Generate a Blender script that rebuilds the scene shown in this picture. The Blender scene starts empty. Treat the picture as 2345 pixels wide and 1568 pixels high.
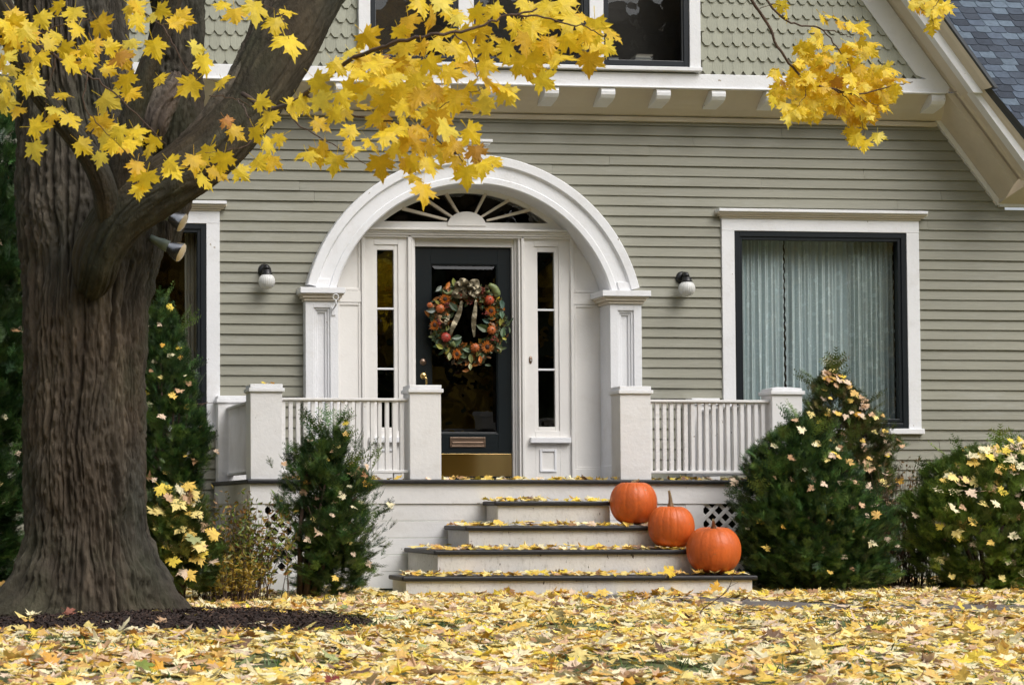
import bpy, math, random
import numpy as np
from mathutils import Vector, Matrix
random.seed(7); rng = np.random.default_rng(7)
R_ = math.radians
sc = bpy.context.scene
COL = sc.collection

# ------------------------------------------------------------------ camera
FPX, PPX, PPY, WPX = 4523.0, 214.0, 1007.0, 2345.0
YAW, PITCH = R_(5.36), R_(1.94)
CAM = np.array([0.0, -18.1, 0.68])
cd = bpy.data.cameras.new('camera'); cam = bpy.data.objects.new('camera', cd); COL.objects.link(cam)
cam.location = CAM; cam.rotation_euler = (R_(90) + PITCH, 0, -YAW)
cd.sensor_width = 36; cd.lens = 36 * FPX / WPX
cd.shift_x = (WPX / 2 - PPX) / WPX; cd.shift_y = (PPY - 784) / WPX
cd.clip_end = 2000; cd.clip_start = 0.1
cd.dof.use_dof = True; cd.dof.focus_distance = 17.0; cd.dof.aperture_fstop = 9
sc.camera = cam

# ------------------------------------------------------------------ sky, sun, exposure
SUN_EL, SUN_AZ = R_(50), R_(148)      # overcast: a very soft sun, high, over the camera's right shoulder
w = bpy.data.worlds.new('World'); sc.world = w; w.use_nodes = True
nt = w.node_tree; nt.nodes.clear()
sky = nt.nodes.new('ShaderNodeTexSky'); sky.sky_type = 'NISHITA'; sky.sun_disc = False
sky.sun_elevation = SUN_EL; sky.sun_rotation = SUN_AZ; sky.dust_density = 4; sky.air_density = 1.0
hs = nt.nodes.new('ShaderNodeHueSaturation'); hs.inputs['Saturation'].default_value = 0.32
bg = nt.nodes.new('ShaderNodeBackground'); bg.inputs['Strength'].default_value = 0.13
wo = nt.nodes.new('ShaderNodeOutputWorld')
nt.links.new(sky.outputs[0], hs.inputs['Color']); nt.links.new(hs.outputs[0], bg.inputs[0]); nt.links.new(bg.outputs[0], wo.inputs[0])
sd = bpy.data.lights.new('sun', 'SUN'); sd.energy = 1.5; sd.angle = R_(42); sd.color = (1.0, 0.975, 0.94)
so = bpy.data.objects.new('sun', sd); COL.objects.link(so)
dvec = Vector((math.sin(SUN_AZ) * math.cos(SUN_EL), math.cos(SUN_AZ) * math.cos(SUN_EL), math.sin(SUN_EL)))
so.rotation_euler = dvec.to_track_quat('Z', 'Y').to_euler(); so.location = (0, -10, 20)
vs = sc.view_settings; vs.view_transform = 'Standard'; vs.look = 'None'; vs.exposure = 0.25; vs.gamma = 1; vs.use_curve_mapping = False
try: sc.cycles.max_bounces = 8; sc.cycles.transparent_max_bounces = 16
except Exception: pass

# ------------------------------------------------------------------ pixel -> point (photo measured 2345 px wide)
Fv = np.array([math.sin(YAW) * math.cos(PITCH), math.cos(YAW) * math.cos(PITCH), math.sin(PITCH)])
Rv = np.array([math.cos(YAW), -math.sin(YAW), 0.0]); Uv = np.cross(Rv, Fv)
def P(x, y, Y):
    d = Fv + Rv * (x - PPX) / FPX - Uv * (y - PPY) / FPX
    return CAM + d * ((Y - CAM[1]) / d[1])
def PX(x, Y, y=900): return P(x, y, Y)[0]
def PZ(y, Y, x=1100): return P(x, y, Y)[2]
def PD(x, y, d): return P(x, y, CAM[1] + d)
def px2m(px, d): return px * d / FPX
def srgb(r, g, b):
    f = lambda c: (c / 255 / 12.92) if c / 255 <= 0.04045 else ((c / 255 + 0.055) / 1.055) ** 2.4
    return (f(r), f(g), f(b))

# ------------------------------------------------------------------ object helpers
def tag(o, label=None, cat=None, group=None, kind=None):
    if label: o['label'] = label
    if cat: o['category'] = cat
    if group: o['group'] = group
    if kind: o['kind'] = kind
    return o
def empty(name, loc, label, cat, group=None, rz=0):
    o = bpy.data.objects.new(name, None); COL.objects.link(o); o.location = [float(c) for c in loc]; o.rotation_euler = (0, 0, rz)
    o.empty_display_size = 0.2
    return tag(o, label, cat, group)
def link(name, me, mat, parent=None, local=False):
    o = bpy.data.objects.new(name, me); COL.objects.link(o)
    if mat: me.materials.append(mat)
    if parent:
        o.parent = parent
        if not local and parent.type == 'EMPTY': o.matrix_parent_inverse = Matrix.Translation(-parent.location)
    return o
def copy_tree(o, parent=None):
    c = o.copy(); COL.objects.link(c)
    if parent: c.parent = parent
    for ch in [x for x in bpy.data.objects if x.parent == o]: copy_tree(ch, c)
    return c

class MB:
    def __init__(s): s.v = []; s.f = []; s.sm = []
    def add(s, vs, fs, smooth=False):
        n = len(s.v); s.v += [tuple(float(c) for c in p) for p in vs]
        for f in fs: s.f.append([n + i for i in f]); s.sm.append(smooth)
        return s
    def box(s, x0, x1, y0, y1, z0, z1):
        return s.add([(x0,y0,z0),(x1,y0,z0),(x1,y1,z0),(x0,y1,z0),(x0,y0,z1),(x1,y0,z1),(x1,y1,z1),(x0,y1,z1)],
                     [(0,3,2,1),(4,5,6,7),(0,1,5,4),(1,2,6,5),(2,3,7,6),(3,0,4,7)])
    def prism(s, poly, y0, y1):          # poly of (x,z), extruded along y
        n = len(poly); v = [(p[0], y0, p[1]) for p in poly] + [(p[0], y1, p[1]) for p in poly]
        fs = [list(range(n)), list(range(2*n-1, n-1, -1))] + [(i, n+i, n+(i+1) % n, (i+1) % n) for i in range(n)]
        return s.add(v, fs)
    def hull(s, a, b):                   # two matching rings of points
        n = len(a)
        return s.add(list(a) + list(b), [list(range(n)), list(range(2*n-1, n-1, -1))] + [(i, n+i, n+(i+1) % n, (i+1) % n) for i in range(n)])
    def profile_x(s, prof, x0, x1):      # closed profile of (y,z) swept along x
        return s.hull([(x0, p[0], p[1]) for p in prof], [(x1, p[0], p[1]) for p in prof])
    def ring(s, cx, cz, prof, a0, a1, n=64):   # closed profile of (r,y) swept round an arch
        k = len(prof); vs = []; fs = []
        for i in range(n + 1):
            a = a0 + (a1 - a0) * i / n
            for r, y in prof: vs.append((cx + r * math.cos(a), y, cz + r * math.sin(a)))
        for i in range(n):
            for j in range(k):
                fs.append((i*k+j, i*k+(j+1) % k, (i+1)*k+(j+1) % k, (i+1)*k+j))
        fs.append(list(range(k))); fs.append([n*k + j for j in range(k-1, -1, -1)])
        return s.add(vs, fs)
    def lathe(s, prof, c=(0,0,0), n=24, axis='z', lobes=0, amp=0):
        vs = []; fs = []; k = len(prof)
        for i in range(n):
            a = 2 * math.pi * i / n
            m = 1 - amp * (0.5 - 0.5 * math.cos(lobes * a)) if lobes else 1
            for r, h in prof:
                x, y = r * m * math.cos(a), r * m * math.sin(a)
                p = (x, y, h) if axis == 'z' else ((x, -h, y) if axis == 'y' else (h, x, y))
                vs.append((c[0]+p[0], c[1]+p[1], c[2]+p[2]))
        for i in range(n):
            for j in range(k-1): fs.append((i*k+j, ((i+1) % n)*k+j, ((i+1) % n)*k+j+1, i*k+j+1))
        return s.add(vs, fs, True)
    def tube(s, pts, rad, n=8, cap=True):
        pts = [Vector(p) for p in pts]; vs = []; fs = []; up = Vector((0.13, 0.2, 1)).normalized()
        for i, p in enumerate(pts):
            t = (pts[min(i+1, len(pts)-1)] - pts[max(i-1, 0)]).normalized()
            if abs(t.dot(up)) > 0.97: up = Vector((1, 0.1, 0)).normalized()
            a = t.cross(up).normalized(); b = t.cross(a)
            r = rad[i] if hasattr(rad, '__len__') else rad
            for k in range(n):
                th = 2 * math.pi * k / n; vs.append(p + a * (r * math.cos(th)) + b * (r * math.sin(th)))
        for i in range(len(pts)-1):
            for k in range(n): fs.append((i*n+k, i*n+(k+1) % n, (i+1)*n+(k+1) % n, (i+1)*n+k))
        s.add(vs, fs, True)
        if cap: 
            m = len(s.v) - len(vs); s.f.append([m+k for k in range(n-1, -1, -1)]); s.sm.append(False)
            s.f.append([m+(len(pts)-1)*n+k for k in range(n)]); s.sm.append(False)
        return s
    def build(s, name, mat, parent=None, bevel=0, local=False):
        me = bpy.data.meshes.new(name); me.from_pydata(s.v, [], s.f)
        me.polygons.foreach_set('use_smooth', s.sm); me.update()
        o = link(name, me, mat, parent, local)
        import bmesh
        b = bmesh.new(); b.from_mesh(me); bmesh.ops.recalc_face_normals(b, faces=b.faces); b.to_mesh(me); b.free()
        if bevel:
            m = o.modifiers.new('bevel', 'BEVEL'); m.width = bevel; m.segments = 2; m.limit_method = 'ANGLE'; m.angle_limit = R_(40)
        return o
def cyl(r, h0, h1): return [(0.0001, h0), (r, h0), (r, h1), (0.0001, h1)]
def ball(r, n=14, a0=-90, a1=90): return [(max(r*math.cos(R_(a0+(a1-a0)*i/n)), 1e-4), r*math.sin(R_(a0+(a1-a0)*i/n))) for i in range(n+1)]

def raw_mesh(name, verts, faces_flat, nper, mat, parent=None, cols=None, smooth=False, local=False):
    """fast mesh from numpy: faces all have nper corners"""
    me = bpy.data.meshes.new(name); nf = len(faces_flat) // nper
    me.vertices.add(len(verts)); me.vertices.foreach_set('co', np.asarray(verts, dtype=np.float32).ravel())
    me.loops.add(len(faces_flat)); me.loops.foreach_set('vertex_index', np.asarray(faces_flat, dtype=np.int32))
    me.polygons.add(nf); me.polygons.foreach_set('loop_start', np.arange(0, nf*nper, nper, dtype=np.int32))
    me.polygons.foreach_set('loop_total', np.full(nf, nper, dtype=np.int32))
    me.polygons.foreach_set('use_smooth', np.full(nf, bool(smooth)))
    me.update(calc_edges=True)
    if cols is not None:
        at = me.color_attributes.new('Col', 'FLOAT_COLOR', 'POINT')
        c4 = np.ones((len(verts), 4), dtype=np.float32); c4[:, :3] = cols; at.data.foreach_set('color', c4.ravel())
    me.validate()
    return link(name, me, mat, parent, local)
def scatter(name, temps, which, mats, locs, cols, mat, parent=None, smooth=False, shade=None):
    """bake many copies of small templates (list of (verts, tris)) into ONE mesh"""
    V = []; T = []; C = []; off = 0
    for k, (tv, tt) in enumerate(temps):
        idx = np.where(which == k)[0]
        if len(idx) == 0: continue
        v = np.einsum('nij,mj->nmi', mats[idx], tv) + locs[idx][:, None, :]
        m = len(tv); t = tt[None] + (np.arange(len(idx)) * m)[:, None, None] + off
        c = np.repeat(cols[idx][:, None, :], m, axis=1)
        V.append(v.reshape(-1, 3)); T.append(t.reshape(-1)); C.append(c.reshape(-1, 3)); off += len(idx) * m
    return raw_mesh(name, np.concatenate(V), np.concatenate(T), 3, mat, parent, np.concatenate(C), smooth)
def frames(normals, spin):
    """rotation matrices whose local z is the normal, local y turned by spin"""
    n = normals / np.linalg.norm(normals, axis=1, keepdims=True)
    ref = np.tile([0.0, 0.0, 1.0], (len(n), 1)); ref[np.abs(n[:, 2]) > 0.95] = [0, 1, 0]
    y = ref - n * np.sum(ref * n, axis=1, keepdims=True); y /= np.linalg.norm(y, axis=1, keepdims=True)
    x = np.cross(y, n); c, s = np.cos(spin)[:, None], np.sin(spin)[:, None]
    y2 = y * c + x * s; x2 = np.cross(y2, n)
    return np.stack([x2, y2, n], axis=2)

# ------------------------------------------------------------------ materials
MATS = {}
def mat(name, col=(0.5,0.5,0.5), rough=0.5, metal=0.0, var=0.1, vscale=3.0, stretch=(1,1,1), bump=0.1, bscale=60.0, bstretch=None,
        attr=False, trans=0.0, dirt=None, dscale=1.2, damt=0.3, spec=0.5, coat=0.0, dstretch=(1,1,1), chip=None, chip_t=.70, chip_s=22):
    m = bpy.data.materials.new(name); m.use_nodes = True; n = m.node_tree.nodes; L = m.node_tree.links
    b = n['Principled BSDF']; out = n['Material Output']
    b.inputs['Roughness'].default_value = rough; b.inputs['Metallic'].default_value = metal
    b.inputs['Specular IOR Level'].default_value = spec
    if coat: b.inputs['Coat Weight'].default_value = coat
    geo = n.new('ShaderNodeNewGeometry')
    def noise(scale, st, detail=5, rough_=0.6):
        mp = n.new('ShaderNodeMapping'); mp.inputs['Scale'].default_value = st; L.new(geo.outputs['Position'], mp.inputs['Vector'])
        t = n.new('ShaderNodeTexNoise'); t.inputs['Scale'].default_value = scale; t.inputs['Detail'].default_value = detail
        t.inputs['Roughness'].default_value = rough_; L.new(mp.outputs[0], t.inputs['Vector']); return t.outputs['Fac']
    if attr:
        a = n.new('ShaderNodeAttribute'); a.attribute_name = 'Col'; csock = a.outputs['Color']
    else:
        rgb = n.new('ShaderNodeRGB'); rgb.outputs[0].default_value = (*col, 1); csock = rgb.outputs[0]
    if var:
        mr = n.new('ShaderNodeMapRange'); mr.inputs['From Min'].default_value = 0.3; mr.inputs['From Max'].default_value = 0.7
        mr.inputs['To Min'].default_value = 1 - var; mr.inputs['To Max'].default_value = 1 + var
        L.new(noise(vscale, stretch), mr.inputs['Value'])
        mx = n.new('ShaderNodeVectorMath'); mx.operation = 'SCALE'; L.new(csock, mx.inputs[0]); L.new(mr.outputs[0], mx.inputs['Scale']); csock = mx.outputs[0]
    if dirt:
        rp = n.new('ShaderNodeValToRGB'); rp.color_ramp.elements[0].position = 0.52; rp.color_ramp.elements[1].position = 0.72
        rp.color_ramp.elements[0].color = (0,0,0,1); rp.color_ramp.elements[1].color = (damt,damt,damt,1)
        L.new(noise(dscale, dstretch, 9, 0.75), rp.inputs[0])
        mi = n.new('ShaderNodeMixRGB'); L.new(rp.outputs[0], mi.inputs[0]); L.new(csock, mi.inputs[1]); mi.inputs[2].default_value = (*dirt, 1); csock = mi.outputs[0]
    if chip:
        rp2 = n.new('ShaderNodeValToRGB'); rp2.color_ramp.elements[0].position = chip_t; rp2.color_ramp.elements[1].position = chip_t + .02
        L.new(noise(chip_s, dstretch, 3, 0.55), rp2.inputs[0]); m2 = n.new('ShaderNodeMixRGB'); L.new(rp2.outputs[0], m2.inputs[0]); L.new(csock, m2.inputs[1]); m2.inputs[2].default_value = (*chip, 1); csock = m2.outputs[0]
    L.new(csock, b.inputs['Base Color'])
    if bump:
        bp = n.new('ShaderNodeBump'); bp.inputs['Strength'].default_value = bump; bp.inputs['Distance'].default_value = 0.01
        L.new(noise(bscale, bstretch or stretch, 6), bp.inputs['Height']); L.new(bp.outputs[0], b.inputs['Normal'])
    if trans:
        tr = n.new('ShaderNodeBsdfTranslucent'); L.new(csock, tr.inputs['Color'])
        ms = n.new('ShaderNodeMixShader'); ms.inputs[0].default_value = trans
        L.new(b.outputs[0], ms.inputs[1]); L.new(tr.outputs[0], ms.inputs[2]); L.new(ms.outputs[0], out.inputs['Surface'])
    MATS[name] = m; return m

WHITE = mat('white_paint', (0.84,0.845,0.865), 0.42, var=0.035, vscale=2.0, bump=0.25, bscale=45, dirt=(0.50,0.46,0.40), dscale=3.0, damt=0.28, chip=(.42,.37,.31), chip_t=.74, chip_s=16)
WHITE_BOUNCE = mat('white_bounce_tint', (0.82,0.80,0.77), 0.45, var=0.04, vscale=2.0, bump=0.15, bscale=40, dirt=(0.5,0.42,0.33), dscale=2.5, damt=0.2)  # white paint with the niche's warm bounced light put into its colour
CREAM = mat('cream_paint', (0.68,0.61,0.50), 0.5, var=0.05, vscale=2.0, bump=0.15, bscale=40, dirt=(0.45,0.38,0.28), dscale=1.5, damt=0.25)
PORCHW = mat('porch_paint', (0.80,0.79,0.785), 0.5, var=0.05, vscale=2.5, bump=0.3, bscale=30, dirt=(0.42,0.38,0.32), dscale=2.6, damt=0.3, chip=(.25,.21,.17), chip_t=.72, chip_s=20, dstretch=(.5,1,1))
STEPW = mat('step_paint', (0.74,0.72,0.69), 0.55, var=0.06, vscale=3, bump=0.3, bscale=40, dirt=(0.2,0.16,0.11), dscale=45.0, damt=0.45, dstretch=(1,1,0.45), chip=(.10,.08,.06), chip_t=.69, chip_s=34)
SAGE = mat('sage_paint', (0.268,0.262,0.206), 0.55, var=0.11, vscale=1.2, stretch=(0.5,1,4), bump=0.22, bscale=22, bstretch=(0.25,1,3), dirt=(0.40,0.40,0.36), dscale=1.6, damt=0.45, dstretch=(0.5,1,2), chip=(.20,.19,.15), chip_t=.755, chip_s=9)
SHING = mat('shingle_paint', (0.5,0.5,0.42), 0.6, attr=True, var=0.06, vscale=9, bump=0.4, bscale=30, bstretch=(3,1,0.5))
BLACKP = mat('black_paint', srgb(17,24,30), 0.35, var=0.1, vscale=5, bump=0.1)
DOORP = mat('door_paint', srgb(8,19,24), 0.32, var=0.1, vscale=4, bump=0.12, bscale=30)
TREAD = mat('tread_paint', srgb(30,30,33), 0.5, var=0.2, vscale=6, stretch=(0.5,1,1), bump=0.3, bscale=50, dirt=srgb(90,82,70), dscale=5, damt=0.25)
BRASS = mat('brass', (0.72,0.52,0.22), 0.12, metal=1, var=0.05, bump=0.02, bscale=4)
BRONZE = mat('bronze', (0.28,0.20,0.15), 0.35, metal=1, var=0.15, bump=0.05)
METAL = mat('steel', (0.6,0.6,0.6), 0.25, metal=1, var=0.05, bump=0.0)
ROOFM = mat('roof_shingle', attr=True, rough=0.85, var=0.18, vscale=18, bump=0.6, bscale=180)
DARKROOM = mat('dark_room', (0.025,0.022,0.02), 0.9, var=0.3, vscale=2, bump=0)
GUTTER = mat('drip_edge', srgb(52,56,60), 0.4, var=0.1, bump=0.05)
ORANGE = mat('pumpkin_skin', (0.62,0.125,0.022), 0.40, var=0.2, vscale=7, stretch=(1,1,0.5), bump=0.4, bscale=45, dirt=(0.34,0.085,0.035), dscale=4, damt=0.75, spec=0.4, chip=(.36,.19,.08), chip_t=.71, chip_s=26)
STEM = mat('pumpkin_stem', srgb(150,130,100), 0.8, var=0.3, vscale=30, stretch=(3,3,0.4), bump=0.8, bscale=50, bstretch=(3,3,0.3))
LEAFM = mat('maple_leaf', attr=True, rough=0.5, var=0.13, vscale=22, bump=0.35, bscale=45, trans=0.38, dirt=(0.30,0.13,0.02), dscale=30, damt=0.35)
DRYM = mat('fallen_leaf', attr=True, rough=0.62, var=0.14, vscale=28, bump=0.5, bscale=50, trans=0.12, dirt=(0.35,0.20,0.08), dscale=35, damt=0.25)
YEWM = mat('yew_needles', attr=True, rough=0.42, var=0.35, vscale=14, bump=0, trans=0.12)
WOODY = mat('twig_bark', srgb(84,66,54), 0.85, var=0.25, vscale=20, bump=0.5)
GLOBE = mat('milk_glass', (0.80,0.80,0.78), 0.25, var=0.02, bump=0.0, trans=0.15)
LAMPB = mat('lamp_black', srgb(28,28,30), 0.4, var=0.1, bump=0.05)
MULCH = mat('mulch', attr=True, rough=0.9, var=0.3, vscale=30, bump=0.7, bscale=90)
def glass_mat(name, tint=(1,1,1), ior=.06, rough=0.0, wav=0.03):
    m = bpy.data.materials.new(name); m.use_nodes = True; n = m.node_tree.nodes; L = m.node_tree.links; n.clear()
    out = n.new('ShaderNodeOutputMaterial'); t = n.new('ShaderNodeBsdfTransparent'); t.inputs[0].default_value = (*tint, 1)
    g = n.new('ShaderNodeBsdfGlossy'); g.inputs['Roughness'].default_value = rough; lw = n.new('ShaderNodeLayerWeight'); lw.inputs['Blend'].default_value = .5
    pw = n.new('ShaderNodeMath'); pw.operation = 'POWER'; L_ = m.node_tree.links; L_.new(lw.outputs['Facing'], pw.inputs[0]); pw.inputs[1].default_value = 5
    fr = n.new('ShaderNodeMath'); fr.operation = 'MULTIPLY_ADD'; L_.new(pw.outputs[0], fr.inputs[0]); fr.inputs[1].default_value = .9; fr.inputs[2].default_value = ior
    mx = n.new('ShaderNodeMixShader'); L.new(fr.outputs[0], mx.inputs[0]); L.new(t.outputs[0], mx.inputs[1]); L.new(g.outputs[0], mx.inputs[2]); L.new(mx.outputs[0], out.inputs[0])
    geo = n.new('ShaderNodeNewGeometry'); nz = n.new('ShaderNodeTexNoise'); nz.inputs['Scale'].default_value = 2.2; nz.inputs['Detail'].default_value = 2
    L.new(geo.outputs['Position'], nz.inputs['Vector']); bp = n.new('ShaderNodeBump'); bp.inputs['Strength'].default_value = wav; bp.inputs['Distance'].default_value = 0.1
    L.new(nz.outputs['Fac'], bp.inputs['Height']); L.new(bp.outputs[0], g.inputs['Normal']); pass
    return m
GLASS = glass_mat('window_glass', (0.95,0.96,0.95), .045)
GLASSD = glass_mat('door_glass', (0.6,0.6,0.58), .09, wav=0.05)

# ------------------------------------------------------------------ ground
def smooth_noise(x, y, seed):
    xi, yi = np.floor(x).astype(int), np.floor(y).astype(int); fx, fy = x - xi, y - yi
    fx = fx*fx*(3-2*fx); fy = fy*fy*(3-2*fy)
    h = lambda a, b: (np.sin(a * 127.1 + b * 311.7 + seed * 74.7) * 43758.5453) % 1.0
    return (h(xi,yi)*(1-fx)+h(xi+1,yi)*fx)*(1-fy) + (h(xi,yi+1)*(1-fx)+h(xi+1,yi+1)*fx)*fy
TREE_C = PD(192, 1400, 12.4); TX, TY = TREE_C[0], TREE_C[1]
MBX, MBY = PX(330, TY-0.15, 1420), TY - 0.55      # mulch bed centre
MRX, MRY = PX(815, TY-0.2, 1430) - MBX, 1.22
def mulch_r(x, y): return np.sqrt(((x - MBX) / MRX) ** 2 + ((y - MBY) / MRY) ** 2)
def ground_z(x, y):
    x = np.asarray(x, float); y = np.asarray(y, float)
    z = 0.03 * (smooth_noise(x * 0.8, y * 0.8, 1) - 0.5) + 0.012 * (smooth_noise(x * 3, y * 3, 2) - 0.5)
    z = z - 0.022 + 0.05 * np.clip(1 - mulch_r(x, y), 0, 1) ** 0.7
    return z
def build_ground():
    n = 200; xs = np.linspace(-8, 22, n + 100); ys = np.linspace(-22, 6, n + 80)
    X, Y = np.meshgrid(xs, ys); Z = ground_z(X, Y)
    v = np.stack([X, Y, Z], -1).reshape(-1, 3); w_ = len(xs); h_ = len(ys)
    i, j = np.meshgrid(np.arange(w_-1), np.arange(h_-1)); a = (j*w_+i).ravel()
    f = np.stack([a, a+1, a+w_+1, a+w_], -1).ravel()
    m = mat('lawn', (0.09,0.11,0.04), 0.9, var=0.35, vscale=6, bump=0.8, bscale=40, dirt=(0.46,0.34,0.15), dscale=2.5, damt=0.9)
    o = raw_mesh('lawn', v, f, 4, m, smooth=True); tag(o, 'front lawn of short grass below the carpet of leaves', 'lawn', kind='structure')
    g = MB(); g.box(-400, 400, -400, 400, -0.6, -0.12); o = g.build('ground', m); tag(o, 'flat ground reaching away past the lawn', 'ground', kind='structure')
build_ground()
PATHM = mat('path_stone', srgb(108,102,98), 0.8, var=0.15, vscale=4, bump=0.5, bscale=30, dirt=srgb(70,64,58), dscale=3, damt=0.6)
# the path leaves the steps and bends off to the right
path_c = [(PX(1480, -3.6, 1390), -2.9), (PX(1540, -4.2, 1400), -3.7), (PX(1750, -4.9, 1410), -4.6), (PX(2100, -5.3, 1425), -5.15), (PX(2500, -5.7, 1430), -5.6), (PX(3100, -6, 1430), -6.0)]
def build_path():
    P2 = [Vector((a, b)) for a, b in path_c]; pts = []
    for i in range(len(P2)-1):
        for k in range(12): pts.append(P2[i].lerp(P2[i+1], k/12))
    vs = []; fs = []
    for i, p in enumerate(pts):
        t = (pts[min(i+1, len(pts)-1)] - pts[max(i-1, 0)]).normalized(); nrm = Vector((-t.y, t.x))
        for k in range(5):
            q = p + nrm * (-0.42 + 0.21 * k); vs.append((q.x, q.y, float(ground_z(q.x, q.y)) + 0.016))
    for i in range(len(pts)-1):
        for k in range(4): fs.append((i*5+k, i*5+k+1, (i+1)*5+k+1, (i+1)*5+k))
    m = MB(); m.add(vs, fs, True); o = m.build('path', PATHM); tag(o, 'grey paved path running from the steps to the right', 'path', kind='structure')
    return np.array([(p.x, p.y) for p in pts])
PATH = build_path()
def path_dist(x, y): return np.min(np.sqrt((x[:, None] - PATH[None, :, 0])**2 + (y[:, None] - PATH[None, :, 1])**2), axis=1)

def build_mulch():
    n = 60; vs = [(MBX, MBY, float(ground_z(MBX, MBY)) + 0.02)]; fs = []; rr = 22
    for i in range(1, rr + 1):
        for k in range(n):
            a = 2*math.pi*k/n; q = i/rr*0.99*(1+0.05*math.sin(3*a+1)+0.03*math.sin(7*a)); x = MBX + MRX*q*math.cos(a); y = MBY + MRY*q*math.sin(a)
            vs.append((x, y, float(ground_z(x, y)) + 0.02*min(1, (rr-i)/5) - (0.01 if i == rr else 0)))
    for k in range(n): fs.append((0, 1+k, 1+(k+1) % n))
    for i in range(rr-1):
        for k in range(n): a = 1+i*n; fs.append((a+k, a+n+k, a+n+(k+1) % n, a+(k+1) % n))
    m = MB(); m.add(vs, fs, True)
    mm = mat('mulch_bed', srgb(52,38,32), 0.95, var=0.4, vscale=20, bump=1.0, bscale=60)
    o = m.build('mulch', mm); tag(o, 'dark brown mulch bed mounded round the foot of the maple', 'mulch', kind='structure')
    # loose bark chips
    N = 9000; r = np.sqrt(rng.random(N)) * 0.99; a = rng.random(N) * 2 * np.pi
    x = MBX + MRX * r * np.cos(a); y = MBY + MRY * r * np.sin(a); z = ground_z(x, y) + 0.02 + rng.random(N) * 0.012
    tv = np.array([(-.5,-.5,0),(.5,-.4,.1),(.45,.5,0),(-.5,.45,.15)], float); tt = np.array([(0,1,2),(0,2,3)])
    nr = np.stack([rng.normal(0, .6, N), rng.normal(0, .6, N), np.ones(N)], 1)
    M_ = frames(nr, rng.random(N)*6.28) * (np.stack([rng.uniform(.004,.012,N), rng.uniform(.012,.035,N), np.full(N,.01)], 1)[:, None, :])
    base = np.array([srgb(50,36,31), srgb(66,48,40), srgb(36,27,25), srgb(92,70,56)]); c = base[rng.choice(4, N, p=[.4,.3,.22,.08])]
    o = scatter('bark_chips', [(tv, tt)], np.zeros(N, int), M_, np.stack([x,y,z],1), c, MULCH); tag(o, 'loose dark bark chips strewn over the mulch bed', 'bark chips', kind='stuff')
build_mulch()

# ------------------------------------------------------------------ the house
house = empty('house', (PX(1100, 0), 0, 0), 'sage green clapboard house with white arched entrance, porch and shingled gable', 'house')
YW = 0.0                       # clapboard plane
XL, XR = PX(-700, 0), PX(3000, 0)
YN, YG = 0.15, -0.36           # back of the entrance niche, gable wall plane
YA = -0.13                     # face of the arch and the pilasters
ZDECK = PZ(1097.6, -1.96)
# arch geometry in the YA plane
ZSP = PZ(663, YA, 1085)         # springing
_xi0, _xi1 = PX(771, YA, 663), PX(1398.6, YA, 663); ACX = (_xi0 + _xi1) / 2
_h, _s = (_xi1 - _xi0) / 2, PZ(421, YA, 1085) - ZSP; RI = (_h*_h + _s*_s) / (2*_s); ACZ = ZSP + _s - RI
RO = PZ(354, YA, 1085) - ACZ; pa = (RO - RI) / 65
# openings in the clapboards (x0,x1,z0,z1)
wr = dict(x0=PX(1651,YW,700), x1=PX(2103,YW,760), zt=PZ(501,YW,1650), zb=PZ(994,YW,2090))
WTOP = wr['zt']
wl = dict(x0=PX(502,YW,700)-(wr['x1']-wr['x0']), x1=PX(502,YW,700), zt=wr['zt'], zb=wr['zb'])
ci = PX(1680,YW)-PX(1651,YW)
opens = [(w_['x0']+ci*0.8, w_['x1']-ci*0.8, w_['zb']+0.03, w_['zt']-0.06) for w_ in (wr, wl)]
EXPO = px2m(24.0, 18.1)
RK0, RK1 = P(2292, 468, YW), P(2150, 276, YW)
def cut(x0, x1, z):
    segs = [(x0, x1)]
    hs_ = [(a, b) for a, b, c, d in opens if c < z < d]
    if z < ZSP + 0.05: hs_.append((ACX - RI + 0.02, ACX + RI - 0.02)) if z < ZSP else hs_.append((ACX - RI*0.97, ACX + RI*0.97))
    if z >= ZSP and z < ACZ + RI + 0.15:
        q = (RI + 0.12)**2 - (z - ACZ)**2
        if q > 0: hs_.append((ACX - math.sqrt(q), ACX + math.sqrt(q)))
    if z > RK0[2] - EXPO: hs_.append((RK0[0] + 0.03 + (RK1[0]-RK0[0])*max(0, z-RK0[2])/(RK1[2]-RK0[2]), 99))
    for a, b in hs_:
        ns = []
        for s0, s1 in segs:
            if b <= s0 or a >= s1: ns.append((s0, s1))
            else:
                if a > s0: ns.append((s0, a))
                if b < s1: ns.append((b, s1))
        segs = ns
    return segs
EXPO = px2m(24.0, 18.1)
ZWT = PZ(262, YW, 1100) + 0.25
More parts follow.
